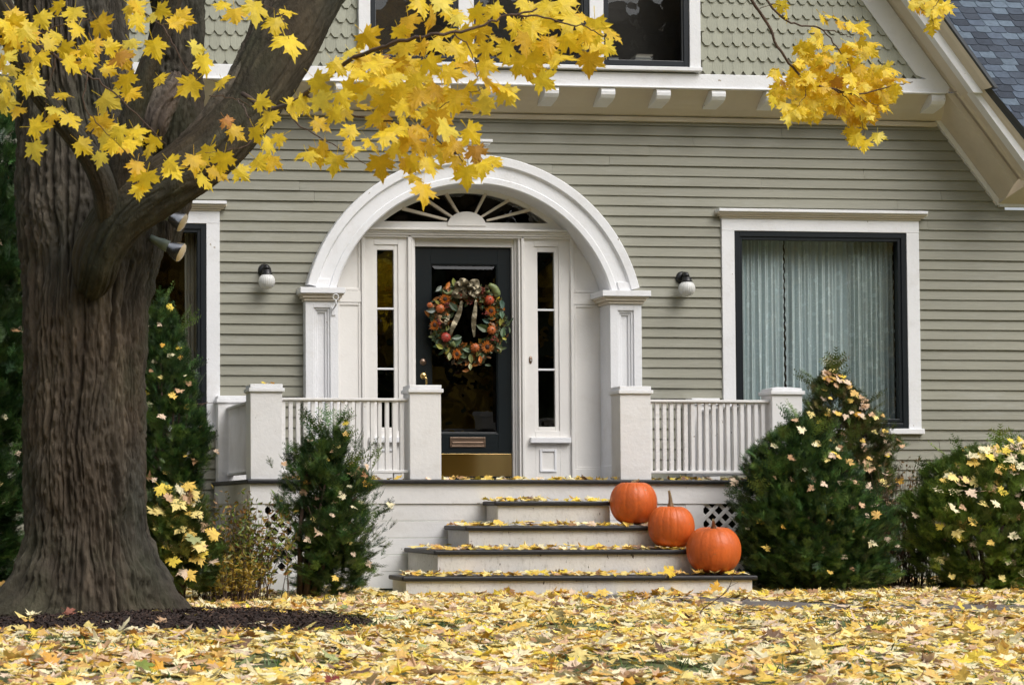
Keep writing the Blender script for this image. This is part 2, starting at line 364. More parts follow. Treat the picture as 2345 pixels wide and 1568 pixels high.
def build_siding():
    m = MB(); z = -0.02; k = 0
    while z < ZWT:
        for s0, s1 in cut(XL, XR, z + EXPO / 2):
            # long runs are several boards butted together
            x = s0
            while x < s1 - 1e-6:
                e = min(s1, x + random.uniform(2.2, 4.2)); 
                if s1 - e < 0.5: e = s1
                dy = random.uniform(-0.002, 0.002); dz = random.uniform(-0.0015, 0.0015); n = max(1, int((e - x) / 0.45)); tl = random.uniform(-.0015, .0015)
                top = []; bot = []
                for i in range(n + 1):
                    q = x + (e - x) * i / n - (0.0022 if i == n else 0); wv = random.uniform(-.0012, .0012)
                    bot.append((q, -0.023 + dy + wv, z + dz + tl*i/n + wv)); top.append((q, -0.004 + dy, z + EXPO + 0.012))
                vs = []; fs = []
                for i in range(n + 1): vs += [bot[i], top[i], (bot[i][0], 0.012, bot[i][2])]
                for i in range(n):
                    a = i*3; fs += [(a, a+3, a+4, a+1), (a, a+2, a+5, a+3)]
                m.add(vs, fs + [(0,1,2), (n*3, n*3+2, n*3+1)]); x = e
        z += EXPO
    m.build('clapboard_wall', SAGE, house)
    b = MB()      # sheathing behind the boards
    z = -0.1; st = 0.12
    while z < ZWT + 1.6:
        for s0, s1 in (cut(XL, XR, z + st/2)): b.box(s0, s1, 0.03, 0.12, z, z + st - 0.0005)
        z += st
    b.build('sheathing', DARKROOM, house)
build_siding()

# --- upper gable, shingled, carried forward on brackets
BZ1, BZ0 = PZ(160, YG, 1100), PZ(193, YG, 1100)            # belly band top / bottom
gx0 = PX(-300, YG, 100)
# slanted rake edges as pixel lines with a depth each
gi0, gi1 = P(1975, 0, YG), P(2096, 167, YG)
def gable_x(z): t = (z - gi0[2]) / (gi1[2] - gi0[2]); return gi0[0] + (gi1[0] - gi0[0]) * t
UW = dict(x0=PX(818.5,YG,100), x1=PX(1599,YG,100), zb=PZ(157,YG,1100))
def build_shingles():
    V = []; T = []; C = []; n0 = 0
    wS = px2m(25.0, 17.74); hS = px2m(34.8, 17.74); z = BZ1 - 0.004; row = 0; top = BZ1 + 2.3
    while z < top:
        x = gx0 + (wS / 2 if row % 2 else 0)
        while x < gable_x(z) + 0.02:
            w_ = wS * 0.985; xx0, xx1 = x, x + w_
            inside = (x + w_ > UW['x0'] + 0.05 and x < UW['x1'] - 0.05 and z + hS > UW['zb'])
            if not inside and x + w_*0.5 < gable_x(z + hS*0.5) + 0.06:
                j = random.uniform(-.002, .002); t0 = 0.0165 + random.uniform(-.001, .002); c_ = w_ * 0.30; h = hS * 0.30
                pf = [(xx0 + c_, z + j), (xx1 - c_, z + j), (xx1, z + h + j), (xx1, z + hS + 0.03), (xx0, z + hS + 0.03), (xx0, z + h + j)]
                def yy(zz): return YG - t0 * (1 - (zz - z) / (hS + 0.03)) - 0.002
                fr = [(a, yy(b), b) for a, b in pf]; bk = [(a, yy(b) + 0.008, b) for a, b in pf]
                V += fr + bk; b0 = n0; T += [(b0,b0+1,b0+2),(b0,b0+2,b0+5),(b0+5,b0+2,b0+3),(b0+5,b0+3,b0+4)]
                for i in range(6): k = (i+1) % 6; T += [(b0+i,b0+6+i,b0+6+k),(b0+i,b0+6+k,b0+k)]
                g = random.uniform(0.93, 1.07); C += [(0.35*g, 0.355*g, 0.28*g)] * 12; n0 += 12
            x += wS
        z += hS; row += 1
    raw_mesh('gable_shingles', np.array(V), np.array(T).ravel(), 3, SHING, house, np.array(C))
    b = MB()
    zt = BZ1 + 2.6; wx0, wx1 = UW['x0'] + 0.06, UW['x1'] - 0.06; wz = UW['zb'] + 0.02
    b.box(gx0, wx0, YG + 0.004, YG + 0.1, BZ1 - 0.03, zt)
    b.prism([(wx1, BZ1 - 0.03), (gable_x(BZ1 - 0.03) + 0.02, BZ1 - 0.03), (gable_x(zt) + 0.02, zt), (wx1, zt)] if gable_x(zt) > wx1 else [(wx1, BZ1-0.03), (gable_x(BZ1-0.03)+.02, BZ1-0.03), (wx1, BZ1 + 2.2)], YG + 0.004, YG + 0.1)
    b.box(wx0 + 0.001, wx1 - 0.001, YG + 0.004, YG + 0.1, BZ1 - 0.03, wz)
    b.build('gable_wall', SAGE, house)
build_shingles()
def build_band():
    xr = P(2168, 205, YG)[0]
    b = MB(); b.box(gx0, xr, YG - 0.035, YG + 0.02, BZ0, BZ1 - 0.006); b.box(gx0, xr - 0.03, YG - 0.05, YG - 0.002, BZ0 - 0.012, BZ0 + 0.002)
    b.build('belt_board', WHITE, house, bevel=0.004)
    # coved soffit from the band back to the wall
    zs = PZ(262, YW, 1100); zt = BZ0 - 0.002
    hz = zt - zs; prof = [(YG + .02, zt), (YG + .045, zt - .10*hz), (YG + .085, zt - .25*hz), (YG + .125, zt - .42*hz), (YG + .17, zt - .58*hz), (YG + .22, zt - .73*hz), (YG + .27, zt - .85*hz), (YW - .04, zt - .97*hz)]
    prof += [(YW + 0.02, zs), (YW + 0.02, zt + 0.03), (YG - 0.03, zt + 0.001)]
    xe = PX(2147, YW - .02, 275) + 0.04
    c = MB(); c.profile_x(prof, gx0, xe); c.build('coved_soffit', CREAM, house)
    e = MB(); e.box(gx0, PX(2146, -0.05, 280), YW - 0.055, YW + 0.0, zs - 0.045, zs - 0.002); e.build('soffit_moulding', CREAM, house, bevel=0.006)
    # brackets
    xs = [535, 660, 785, 900, 1015, 1131, 1263, 1392, 1519, 1645, 1770, 1895, 2020, 2148]
    hw = px2m(17.5, 17.7) ; zb = PZ(238, YG, 1645)
    for i, xx in enumerate(xs):
        X = PX(xx, YG - 0.02, 215); m = MB(); pr = []
        H = BZ0 - 0.014 - zb
        pr = [(YG - 0.028, BZ0 - 0.014), (YG - 0.036, BZ0 - 0.4*H), (YG - 0.033, BZ0 - 0.62*H), (YG - 0.012, BZ0 - 0.85*H), (YG + 0.03, BZ0 - H), (YG + 0.2, BZ0 - H - 0.03), (YG + .1, BZ0 - 0.014)]
        m.profile_x(pr, X - hw/1.0, X + hw/1.0); m.build('bracket', WHITE, house, bevel=0.005)
build_band()

# --- rakes: strips between slanted edges, each edge at its own depth, closed at the back
def rake(name, edges, mats_, ybk=0.05):
    """edges: list of ((x,y),(x,y),Y) in photo pixels; strip k lies between edge k and k+1"""
    pts = [(P(a[0], a[1], Y), P(b[0], b[1], Y)) for a, b, Y in edges]
    for k in range(len(pts) - 1):
        (a0, a1), (b0, b1) = pts[k], pts[k+1]; yb = max(a0[1], b0[1]) + ybk
        m = MB(); f = lambda p, y: (p[0], y, p[2])
        m.hull([a0, b0, f(b0, yb), f(a0, yb)], [a1, b1, f(b1, yb), f(a1, yb)])
        nm, mt = mats_[k]; m.build(nm, mt, house)
def sl(x, y, L0, L1, y0, y1):      # a point list on a line of slope (121,167) through (x,y)
    s = 121/167.0; return ((x + (y0 - y)*s, y0), (x + (y1 - y)*s, y1))
up = lambda xo, yend, Y, y0=-330: (*sl(1975 + xo, 0, 0, 0, y0, yend), Y)
rake('upper', [up(-2, 172, YG-0.022), up(58, 205, YG-0.03), up(59, 209, YG-0.06), up(78, 209, YG-0.09), up(80, 209, YG-0.13), up(101, 210, YG-0.30)],
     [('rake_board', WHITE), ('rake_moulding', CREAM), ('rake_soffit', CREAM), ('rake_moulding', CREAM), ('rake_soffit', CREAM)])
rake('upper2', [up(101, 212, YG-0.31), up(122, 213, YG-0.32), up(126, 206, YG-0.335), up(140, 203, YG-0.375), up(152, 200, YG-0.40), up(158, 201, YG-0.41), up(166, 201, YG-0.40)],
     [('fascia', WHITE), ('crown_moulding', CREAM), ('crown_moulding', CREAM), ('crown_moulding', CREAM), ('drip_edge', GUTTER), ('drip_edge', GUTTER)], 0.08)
SL = 140/188.0
lo = lambda x, Y, y0=282, ye=None, xo=0: ((x, y0), (x + (ye - y0)*SL, ye), Y)
# lower rake, measured from the clapboard corner (2146,282) to (2286,470)
rake('lower', [((2142,276),(2286,470),YW-0.05), ((2150,270),(2296,466),YW-0.055)], [('rake_moulding', WHITE)], 0.06)
rake('lower2', [((2150,270),(2296,466),YW-0.05), ((2168,215),(2322,422),YG-0.02), ((2186,212),(2333,410),YG-0.03), ((2189,212),(2336,408),YG-0.07), ((2206,209),(2350,402),YG-0.11), ((2226,207),(2372,405),YG-0.27)],
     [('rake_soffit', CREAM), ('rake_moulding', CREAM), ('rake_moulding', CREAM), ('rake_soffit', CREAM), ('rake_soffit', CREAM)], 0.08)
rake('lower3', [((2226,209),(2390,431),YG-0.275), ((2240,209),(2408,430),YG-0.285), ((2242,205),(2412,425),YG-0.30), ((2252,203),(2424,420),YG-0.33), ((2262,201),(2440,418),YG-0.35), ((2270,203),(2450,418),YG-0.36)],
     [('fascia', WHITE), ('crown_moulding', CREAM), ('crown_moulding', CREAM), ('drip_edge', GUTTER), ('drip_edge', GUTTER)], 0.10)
def eave_return():
    za = PZ(470, YW-0.05, 2290); m = MB(); x0 = PX(2290, YW-0.05, 470)
    m.box(x0, x0 + 3, YW - 0.05, YW + 0.005, za - 0.012, za + 0.03); m.build('eave_moulding', WHITE, house)
    m = MB(); z2 = PZ(415, YG-0.05, 2345)
    m.hull([(x0 - 0.02, YW - 0.045, za + 0.012), (x0 + 0.12, YG - 0.03, z2), (x0 + 0.12, YG - 0.0, z2 + 0.3), (x0 - 0.02, YW + 0.01, za + 0.3)],
           [(x0 + 3, YW - 0.045, za + 0.012), (x0 + 3, YG - 0.03, z2), (x0 + 3, YG, z2 + 0.3), (x0 + 3, YW + 0.01, za + 0.3)])
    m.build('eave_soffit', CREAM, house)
eave_return()

# --- slate grey roof to the right, its slope faces the street
def build_roof():
    V = []; T = []; C = []; n0 = 0
    sl_ = R_(50); ex = 0.112; wd = 0.175; y0 = 0.14; z0 = PZ(440, 0.14, 2345) ; row = 0; x00 = PX(2110, 0, 0)
    cosn = np.array([0, math.cos(sl_), math.sin(sl_)]); nrm = np.array([0, -math.sin(sl_), math.cos(sl_)])
    basec = [srgb(72,82,96), srgb(84,96,112), srgb(60,68,80), srgb(98,112,126), srgb(52,60,72)]
    o = np.array([0, y0, z0])
    for row in range(34):
        s = row * ex; x = x00 + random.uniform(0, wd)
        while x < x00 + 5.6:
            w_ = wd * random.uniform(0.94, 1.06) - 0.006; pf = []
            for (u, v) in [(0.0, .30), (.04, .14), (.16, .02), (.35, 0), (.85, 0), (.97, .03), (1.0, .12), (1.0, 1.25), (0, 1.25)]: pf.append((x + u * w_, s + v * ex))
            t = 0.009 + random.uniform(0, .003)
            fr = [o + np.array([a, 0, 0]) + cosn * b + nrm * (t * (1 - 0.55 * (b - s) / ex)) for a, b in pf]; bk = [p - nrm * 0.007 for p in fr]
            V += [tuple(p) for p in fr + bk]; k = len(pf); b0 = n0
            for i in range(1, k-1): T.append((b0, b0+i, b0+i+1))
            for i in range(k): j = (i+1) % k; T += [(b0+i, b0+k+i, b0+k+j), (b0+i, b0+k+j, b0+j)]
            c = np.array(random.choice(basec)) * random.uniform(.9, 1.1); C += [tuple(c)] * (2*k); n0 += 2*k; x += w_ + 0.006
    r = raw_mesh('roof', np.array(V), np.array(T).ravel(), 3, ROOFM, house, np.array(C))
    m = MB(); L_ = 34 * ex; a = o - nrm*0.004; b = o + cosn*L_ - nrm*0.004
    m.hull([(x00, a[1], a[2]), (x00, b[1], b[2]), (x00, b[1]+.06, b[2]-.06), (x00, a[1]+.06, a[2]-.06)], [(x00+5.7, a[1], a[2]), (x00+5.7, b[1], b[2]), (x00+5.7, b[1]+.06, b[2]-.06), (x00+5.7, a[1]+.06, a[2]-.06)])
    m.build('roof_deck', mat('roof_felt', srgb(40,46,56), 0.9, bump=0.2), r)
build_roof()

# --- windows
def frame_rect(m, x0, x1, z0, z1, t, y0, y1, tb=None):      # four butted bars, t wide, inside the rectangle
    tb = tb or t
    m.box(x0, x0+t, y0, y1, z0, z1); m.box(x1-t, x1, y0, y1, z0, z1)
    m.box(x0+t, x1-t, y0, y1, z1-t, z1); m.box(x0+t, x1-t, y0, y1, z0, z0+tb)
def crown(m, x0, x1, z, Y, pr, h):      # stepped cornice over a head casing
    m.box(x0 - 0.012, x1 + 0.012, Y - pr*0.35, Y + 0.02, z, z + h*0.22)
    m.box(x0 - pr*0.5, x1 + pr*0.5, Y - pr*0.62, Y + 0.02, z + h*0.22, z + h*0.42)
    m.box(x0 - pr*0.8, x1 + pr*0.8, Y - pr*0.85, Y + 0.02, z + h*0.42, z + h*0.66)
def big_window(w_, nm_label):
    x0, x1, zt, zb = w_['x0'], w_['x1'], w_['zt'], w_['zb']; zs = zb + px2m(13, 18.1); t = ci
    zi = PZ(528.6, YW-0.03, 1660) + 0.002
    m = MB(); m.box(x0, x0+t, -0.038, 0.06, zs, zi); m.box(x1-t, x1, -0.038, 0.06, zs, zi); m.box(x0, x1, -0.040, 0.06, zi + 0.0005, zt)
    o = m.build('window', WHITE, house, bevel=0.003); o['label'] = nm_label
    c = MB(); h = px2m(21, 18.1); crown(c, x0, x1, zt + 0.0005, -0.03, 0.075, h); c.build('head_moulding', CREAM, o, bevel=0.004)
    c = MB(); c.box(x0 - 0.055, x1 + 0.055, -0.115, 0.02, zt + h*0.66, zt + h); c.build('head_cap', WHITE, o, bevel=0.004)
    c = MB(); c.box(x0 - 0.02, x1 + 0.02, -0.062, 0.06, zb, zs - 0.0005); c.build('sill', WHITE, o, bevel=0.005)
    bx0, bx1, bz0, bz1 = x0+t, x1-t, zs, zi; tt = px2m(20.5, 18.1)
    s = MB(); frame_rect(s, bx0+.001, bx1-.001, bz0+.001, bz1-.001, tt*0.62, -0.030, 0.05); frame_rect(s, bx0+tt*0.62, bx1-tt*0.62, bz0+tt*0.75, bz1-tt*0.62, tt*0.38, -0.018, 0.045)
    s.build('sash', BLACKP, o, bevel=0.003)
    g = MB(); g.box(bx0+tt, bx1-tt, 0.022, 0.027, bz0+tt*1.1, bz1-tt); g.build('pane', GLASS, o)
    r = MB(); r.add([(bx0-.1,.121,bz0-.1),(bx1+.1,.121,bz0-.1),(bx1+.1,1.6,bz0-.1),(bx0-.1,1.6,bz0-.1),(bx0-.1,.121,bz1+.1),(bx1+.1,.121,bz1+.1),(bx1+.1,1.6,bz1+.1),(bx0-.1,1.6,bz1+.1)],
          [(0,1,2,3),(4,5,6,7),(1,2,6,5),(2,3,7,6),(3,0,4,7)]); r.build('room', DARKROOM, o)
    return bx0+tt, bx1-tt, bz0+tt, bz1-tt
wra = big_window(wr, 'wide picture window hung with lace curtains')
wla = big_window(wl, 'wide picture window half hidden behind the maple trunk')
def upper_windows():
    zb, zt = UW['zb'], BZ1 + 1.9; X = lambda v: PX(v, YG, 100)
    zs = zb + px2m(9, 17.7)
    m = MB(); zs0 = zs
    for a, b in ((818.5, 845), (1046.6, 1081.7), (1346, 1377.6), (1574, 1599)): m.box(X(a), X(b), YG-0.06, YG+0.02, zs, zt)
    m.box(X(818.5), X(1599), YG-0.06, YG+0.02, zt+.0005, zt+0.1)
    o = m.build('window', WHITE, house, bevel=0.003); o['label'] = 'band of three dark windows in the shingled gable'
    c = MB(); c.box(X(818.5)-.004, X(1599)+.004, YG-0.085, YG+0.02, zb, zs-.0005); c.build('sill', WHITE, o, bevel=0.004)
    for a, b in ((845, 1046.6), (1081.7, 1346), (1377.6, 1574)):
        x0, x1 = X(a)+.001, X(b)-.001; s = MB(); t = px2m(13, 17.7)
        frame_rect(s, x0, x1, zs+.001, zt-.001, t, YG-0.045, YG+0.03, t*1.2); s.build('sash', BLACKP, o, bevel=0.003)
        s2 = MB(); frame_rect(s2, x0+t, x1-t, zs+t*1.2, zt-t, 0.008, YG-0.02, YG-0.012); s2.build('screen_frame', mat('screen_alu'+str(int(a)), srgb(120,122,124), 0.4, bump=0), o)
        g = MB(); g.box(x0+t, x1-t, YG-0.005, YG, zs+t*1.2, zt-t); g.build('pane', GLASS, o)
    r = MB(); a, b = X(818.5)+.02, X(1599)-.02
    r.add([(a,YG+.101,zs-.02),(b,YG+.101,zs-.02),(b,2.2,zs-.02),(a,2.2,zs-.02),(a,YG+.101,zt+.1),(b,YG+.101,zt+.1),(b,2.2,zt+.1),(a,2.2,zt+.1)], [(0,1,2,3),(4,5,6,7),(1,2,6,5),(2,3,7,6),(3,0,4,7)])
    r.build('room', DARKROOM, o)
    # books piled on the inside of the right-hand window
    BK = [mat('book_cover%d' % i, c, 0.6, var=0.05, bump=0) for i, c in enumerate([srgb(190,186,178), srgb(160,150,140), srgb(200,198,192), srgb(140,140,140)])]
    for xc, wpx, n, lab in ((1470, 52, 8, 'in the tall pile in the right gable window'), (1398, 34, 6, 'in the pile at the left edge of the right gable window')):
        z = zs + 0.02
        for k in range(n):
            h = random.uniform(.014, .022); w_ = px2m(wpx, 17.8) * random.uniform(.82, 1.0) * (1 - 0.03*k); xm = PX(xc, YG+.2, 100) + random.uniform(-.01, .01)
            b = MB(); b.box(xm-w_/2, xm+w_/2, YG+.14, YG+.30, z, z+.0025); b.box(xm-w_/2, xm+w_/2, YG+.14, YG+.30, z+h-.0025, z+h); b.box(xm-w_/2, xm-w_/2+.004, YG+.14, YG+.30, z+.0026, z+h-.0026)
            b.box(xm-w_/2+.0045, xm+w_/2-.006, YG+.145, YG+.295, z+.0026, z+h-.0026)
            o2 = b.build('book', BK[(k+len(lab)) % 4]); tag(o2, 'pale book lying flat ' + lab, 'book', 'books lying ' + lab); z += h + .0008
upper_windows()
# pieces of the gable window need no shingles behind: opening is left in the wall

# --- entrance: pilasters, arch, niche, fanlight, sidelights, door
AY0, AY1 = YA, YN - 0.02
def entrance():
    s = lambda px: px * pa
    # arch ring
    a0 = math.asin((ZSP - ACZ) / RI) ; 
    def seg(prof_px, y_pairs, name, mt, parent):
        pass
    m = MB()
    RM = (RI+RO)/2; th0 = math.asin((ZSP - ACZ) / RM); th1 = math.pi - th0
    m.ring(ACX, ACZ, [(RI, YN-0.002), (RI, YA+0.012), (RI+s(3), YA), (RI+s(15), YA), (RI+s(17), YA+0.012), (RO-s(23), YA+0.012), (RO-s(21), YA-0.006), (RO-s(19), YA-0.018), (RO-s(2), YA-0.018), (RO, YA-0.01), (RO, 0.02)], th0, th1, 96)
    arch = m.build('arch_surround', WHITE, house)
    for sgn in (-1, 1):   # plain blocks at the foot of each side
        b = MB(); cx = ACX + sgn * math.cos(th0) * RM; 
        b.hull([(cx - s(14), YA-.004, ZSP), (cx + s(14), YA-.004, ZSP), (cx + s(14) - sgn*s(5), YA-.004, ZSP+s(20)), (cx - s(14) - sgn*s(5), YA-.004, ZSP+s(20))],
               [(cx - s(14), YA+.03, ZSP), (cx + s(14), YA+.03, ZSP), (cx + s(14) - sgn*s(5), YA+.03, ZSP+s(20)), (cx - s(14) - sgn*s(5), YA+.03, ZSP+s(20))]); b.build('foot_block', WHITE, arch, bevel=.003)
    # keystone
    k = MB(); yk = YA - 0.05; zt = PZ(336, yk, 1090); zb = PZ(418, yk, 1090); xc = PX(1085, yk, 380)
    def tr(hw0, hw1, y0): k.hull([(xc-hw0, y0, zb), (xc+hw0, y0, zb), (xc+hw1, y0, zt), (xc-hw1, y0, zt)], [(xc-hw0, YA+.06, zb), (xc+hw0, YA+.06, zb), (xc+hw1, YA+.06, zt), (xc-hw1, YA+.06, zt)])
    tr(s(17), s(29), yk); 
    k.hull([(xc-s(9), yk-.012, zb+s(8)), (xc+s(9), yk-.012, zb+s(8)), (xc+s(17), yk-.012, zt-s(6)), (xc-s(17), yk-.012, zt-s(6))], [(xc-s(9), yk+.01, zb+s(8)), (xc+s(9), yk+.01, zb+s(8)), (xc+s(17), yk+.01, zt-s(6)), (xc-s(17), yk+.01, zt-s(6))])
    k.box(xc-s(19), xc+s(19), yk-.015, YA+.05, zb-s(5), zb-.0005)
    k.box(xc-s(31), xc+s(31), yk-.012, 0, zt+.0005, zt+s(4)); k.box(xc-s(35), xc+s(35), yk-.03, 0, zt+s(4), zt+s(9)); k.box(xc-s(40), xc+s(40), yk-.045, 0, zt+s(9), zt+s(15))
    k.build('keystone', WHITE, arch, bevel=.003)
    # pilasters
    zc0, zc1 = PZ(689, YA, 740), ZSP
    for a, b_, c0, c1, nm in ((700, 775, 687, 790, -1), (1398, 1470, 1378, 1489, 1)):
        x0, x1 = PX(a, YA, 800), PX(b_, YA, 800)
        p = MB(); i0, i1 = x0 + s(18), x1 - s(18); zp1, zp0 = PZ(704, YA, 740), ZDECK + 0.32
        p.box(x0, i0, YA, YN-.001, ZDECK+.001, zc0-.001); p.box(i1, x1, YA, YN-.001, ZDECK+.001, zc0-.001)
        p.box(i0, i1, YA, YN-.001, zp1, zc0-.001); p.box(i0, i1, YA, YN-.001, ZDECK+.001, zp0); p.box(i0, i1, YA+.05, YN-.001, zp0, zp1)
        o = p.build('pilaster', WHITE, house, bevel=.003)
        q = MB(); frame_rect(q, i0, i1, zp0, zp1, s(5), YA+.016, YA+.0495); frame_rect(q, i0+s(5), i1-s(5), zp0+s(5), zp1-s(5), s(5), YA+.032, YA+.0495); q.build('panel_moulding', WHITE, o, bevel=.004)
        q = MB(); q.box(x0-.006, x1+.006, YA-.015, YN-.001, ZDECK+.002, ZDECK+.16); q.build('plinth', WHITE, o, bevel=.004)
        q = MB(); x0c, x1c = PX(c0, YA-.05, 670), PX(c1, YA-.05, 670); z1 = zc1; z0 = zc0; hh = z1 - z0
        for t0, t1, f in ((0, .22, .25), (.22, .42, .55), (.42, .55, .8)):
            q.box(x0-(x0-x0c)*f, x1+(x1c-x1)*f, YA-.065*f-.004, YN-.001, z0+hh*t0, z0+hh*t1-.0005)
        q.build('capital', CREAM, o, bevel=.004)
        q = MB(); q.box(x0c, x1c, YA-.075, YN-.001, z0+hh*.55, z1-.0005); q.build('capital_slab', WHITE, o, bevel=.003)
    # niche back wall: boards with openings for door, sidelights and fanlight
    Y = YN; X = lambda v, y=800: PX(v, Y, y); Z = lambda v, x=1080: PZ(v, Y, x)
    m = MB(); zt = Z(525); zd = ZDECK + .001
    nx0, nx1 = ACX - RI - .1, ACX + RI + .1
    dx0, dx1, dz1 = X(949), X(1190), Z(546)
    s0 = (X(857.6), X(912.7), Z(560,880), Z(985,880)); s1 = (X(1225), X(1281), Z(560,880), Z(985,880))
    def wall(x0, x1, z0, z1, y0=Y, y1=Y+.08): m.box(x0+.0003, x1-.0003, y0, y1, z0+.0003, z1-.0003)
    xa, xb = X(827.5), X(1313)
    wall(nx0, s0[0], zd, zt); wall(s0[1], dx0, zd, zt); wall(dx1, s1[0], zd, zt); wall(s1[1], nx1, zd, zt)
    for q in (s0, s1): wall(q[0], q[1], zd, q[3]); wall(q[0], q[1], q[2], zt)
    wall(dx0, dx1, dz1, zt)
    m.build('niche_wall', WHITE_BOUNCE, house, bevel=.002)
    # stiles, rails and panel mouldings laid on the niche wall
    m = MB()
    for a, b_ in ((827.5, 834.5), (934, 941), (1193.6, 1200), (1306, 1313)): m.box(X(a), X(b_), Y-.03, Y-.0005, zd, zt-.001)
    for a, b_ in ((941.5, 945), (1187, 1190.5)): m.box(X(a), X(b_), Y-.022, Y-.0005, zd, zt-.03)
    o = m.build('door_surround', WHITE_BOUNCE, house, bevel=.004)
    for (a, b_) in ((772, 827), (1313.5, 1379)):
        m = MB(); xa_, xb_ = X(a), X(b_)
        m.box(xa_, xb_, Y-.016, Y-.0005, Z(695), Z(669)); m.box(xa_, xb_, Y-.016, Y-.0005, zd, zd+.13)
        frame_rect(m, xa_+.004, xb_-.004, zd+.13, Z(696), s(5), Y-.011, Y-.0005); frame_rect(m, xa_+.004, xb_-.004, Z(668), Z(546), s(5), Y-.011, Y-.0005)
        m.build('side_panel', WHITE_BOUNCE, house, bevel=.003)
    for sx0, sx1 in ((857.6, 912.7), (1225, 1281)):
        q = MB(); a, b_ = X(sx0) - s(1), X(sx1) + s(1)
        frame_rect(q, a + s(10), b_ - s(10), Z(1080), Z(1028), s(5), Y-.012, Y-.0005); q.build('panel_moulding', WHITE, house, bevel=.003)
        q = MB(); q.box(X(sx0-14), X(sx1+22) , Y-.05, Y-.0005, Z(1013.6), Z(1001)); q.build('sidelight_sill', WHITE, house, bevel=.004)
    # mouldings above: entablature
    m = MB(); 
    for a, b_, pr in ((545.5, 541, .03), (541, 536, .045), (536, 531, .06), (531, 526, .085)): m.box(X(826), X(1316), Y-pr, Y-.0005, Z(a)+.0003, Z(b_)-.0003)
    m.build('entablature', WHITE_BOUNCE, house, bevel=.003)
    # tympanum with the fanlight: plate between niche arch and glass arc
    fx0, fx1 = X(880.2), X(1257.5); fz0 = Z(509.5); fcx = (fx0+fx1)/2; fzt = Z(442.5); hw = (fx1-fx0)/2; sg = fzt - fz0; R = (hw*hw+sg*sg)/(2*sg); fcz = fzt - R
    am = math.asin(hw / R); n = 48; vs = []; fs = []
    m = MB()
    # outer ring of points on the niche arch, inner on the fan arc
    inner = [(fcx + R*math.sin(-am + 2*am*i/n), fcz + R*math.cos(-am + 2*am*i/n)) for i in range(n+1)]
    outer = []
    z_base = zt + .001
    bm = math.acos(max(-1, min(1, (z_base - ACZ) / (RI+.01))))
    for i in range(n+1):
        a = -bm + 2*bm*i/n; outer.append((ACX + (RI+.01)*math.sin(a), ACZ + (RI+.01)*math.cos(a)))
    def strip(A, B, y0, y1):
        for i in range(len(A)-1):
            q = [A[i], A[i+1], B[i+1], B[i]]; m.prism([(p[0], p[1]) for p in q], y0, y1)
    strip(inner, outer, Y-.004, Y+.05)
    m.prism([outer[0], (inner[0][0], inner[0][1]), (inner[-1][0], inner[-1][1]), outer[-1]], Y-.004, Y+.05)
    # soften: one fan-shaped boss in the middle
    fan = m.build('fanlight', WHITE_BOUNCE, house)
    h = MB(); hr = px2m(46, 18.3); hc = [(fcx + hr*math.cos(math.pi*i/24)*1.0, fz0 - s(8) + hr*.72*math.sin(math.pi*i/24)*1.0) for i in range(25)]
    h.prism(hc, Y-.02, Y-.0045); h.build('fan_hub', WHITE_BOUNCE, fan, bevel=.002)
    src = [(935,506,-1),(970,502,-1)]
    for (bx, by), (tx, ty) in (((1024,503),(922,480)), ((1036,497),(972,457)), ((1052,491),(1022,446)), ((1088,491),(1113,446)), ((1102,497),(1166,461)), ((1115,505),(1216,483))):
        a = P(bx, by, Y-.01); b_ = P(tx, ty-3, Y-.01); t = MB(); d = np.array([b_[0]-a[0], b_[2]-a[2]]); d /= np.linalg.norm(d); nn = np.array([-d[1], d[0]])*s(3.0)
        t.hull([(a[0]+nn[0]*.8, Y-.012, a[2]+nn[1]*.8), (a[0]-nn[0]*.8, Y-.012, a[2]-nn[1]*.8), (a[0]-nn[0]*.8, Y+.02, a[2]-nn[1]*.8), (a[0]+nn[0]*.8, Y+.02, a[2]+nn[1]*.8)],
               [(b_[0]+nn[0]*1.2, Y-.012, b_[2]+nn[1]*1.2), (b_[0]-nn[0]*1.2, Y-.012, b_[2]-nn[1]*1.2), (b_[0]-nn[0]*1.2, Y+.02, b_[2]-nn[1]*1.2), (b_[0]+nn[0]*1.2, Y+.02, b_[2]+nn[1]*1.2)])
        t.build('muntin', CREAM, fan, bevel=.003)
    g = MB(); g.prism([(p[0], p[1]) for p in inner], Y+.022, Y+.027); g.build('pane', GLASSD, fan)
    # sidelights
    for (o0, o1, g0, g1, gt, m1, m2, gb) in ((857.6, 912.7, 865, 903.4, 571.5, 706, 844, 978), (1225, 1281, 1233, 1271.6, 576.5, 709, 845.7, 976.8)):
        f = MB(); a, b_ = X(o0), X(o1); z0, z1 = Z(985, 880), Z(560, 880)
        f.box(a+.0005, X(g0), Y+.012, Y+.06, z0, z1); f.box(X(g1), b_-.0005, Y+.012, Y+.06, z0, z1); f.box(X(g0), X(g1), Y+.012, Y+.06, Z(gt, o0), z1); f.box(X(g0), X(g1), Y+.012, Y+.06, z0, Z(gb, o0))
        so_ = f.build('sidelight', WHITE_BOUNCE, house, bevel=.003)
        for mm in (m1, m2): q = MB(); q.box(X(g0), X(g1), Y+.016, Y+.05, Z(mm+2.2, o0), Z(mm-2.2, o0)); q.build('muntin', WHITE, so_, bevel=.003)
        zz = [Z(gb, o0), Z(m2, o0), Z(m1, o0), Z(gt, o0)]
        for k in range(3): q = MB(); q.box(X(g0), X(g1), Y+.034, Y+.039, zz[k]+(.009 if k else 0), zz[k+1]-(.009 if k < 2 else 0)); q.build('pane', GLASSD, so_)
    # door frame and door
    YD = Y + .085; XD = lambda v, y=800: PX(v, YD, y); ZD = lambda v, x=1060: PZ(v, YD, x)
    m = MB(); zh = ZD(566.5)
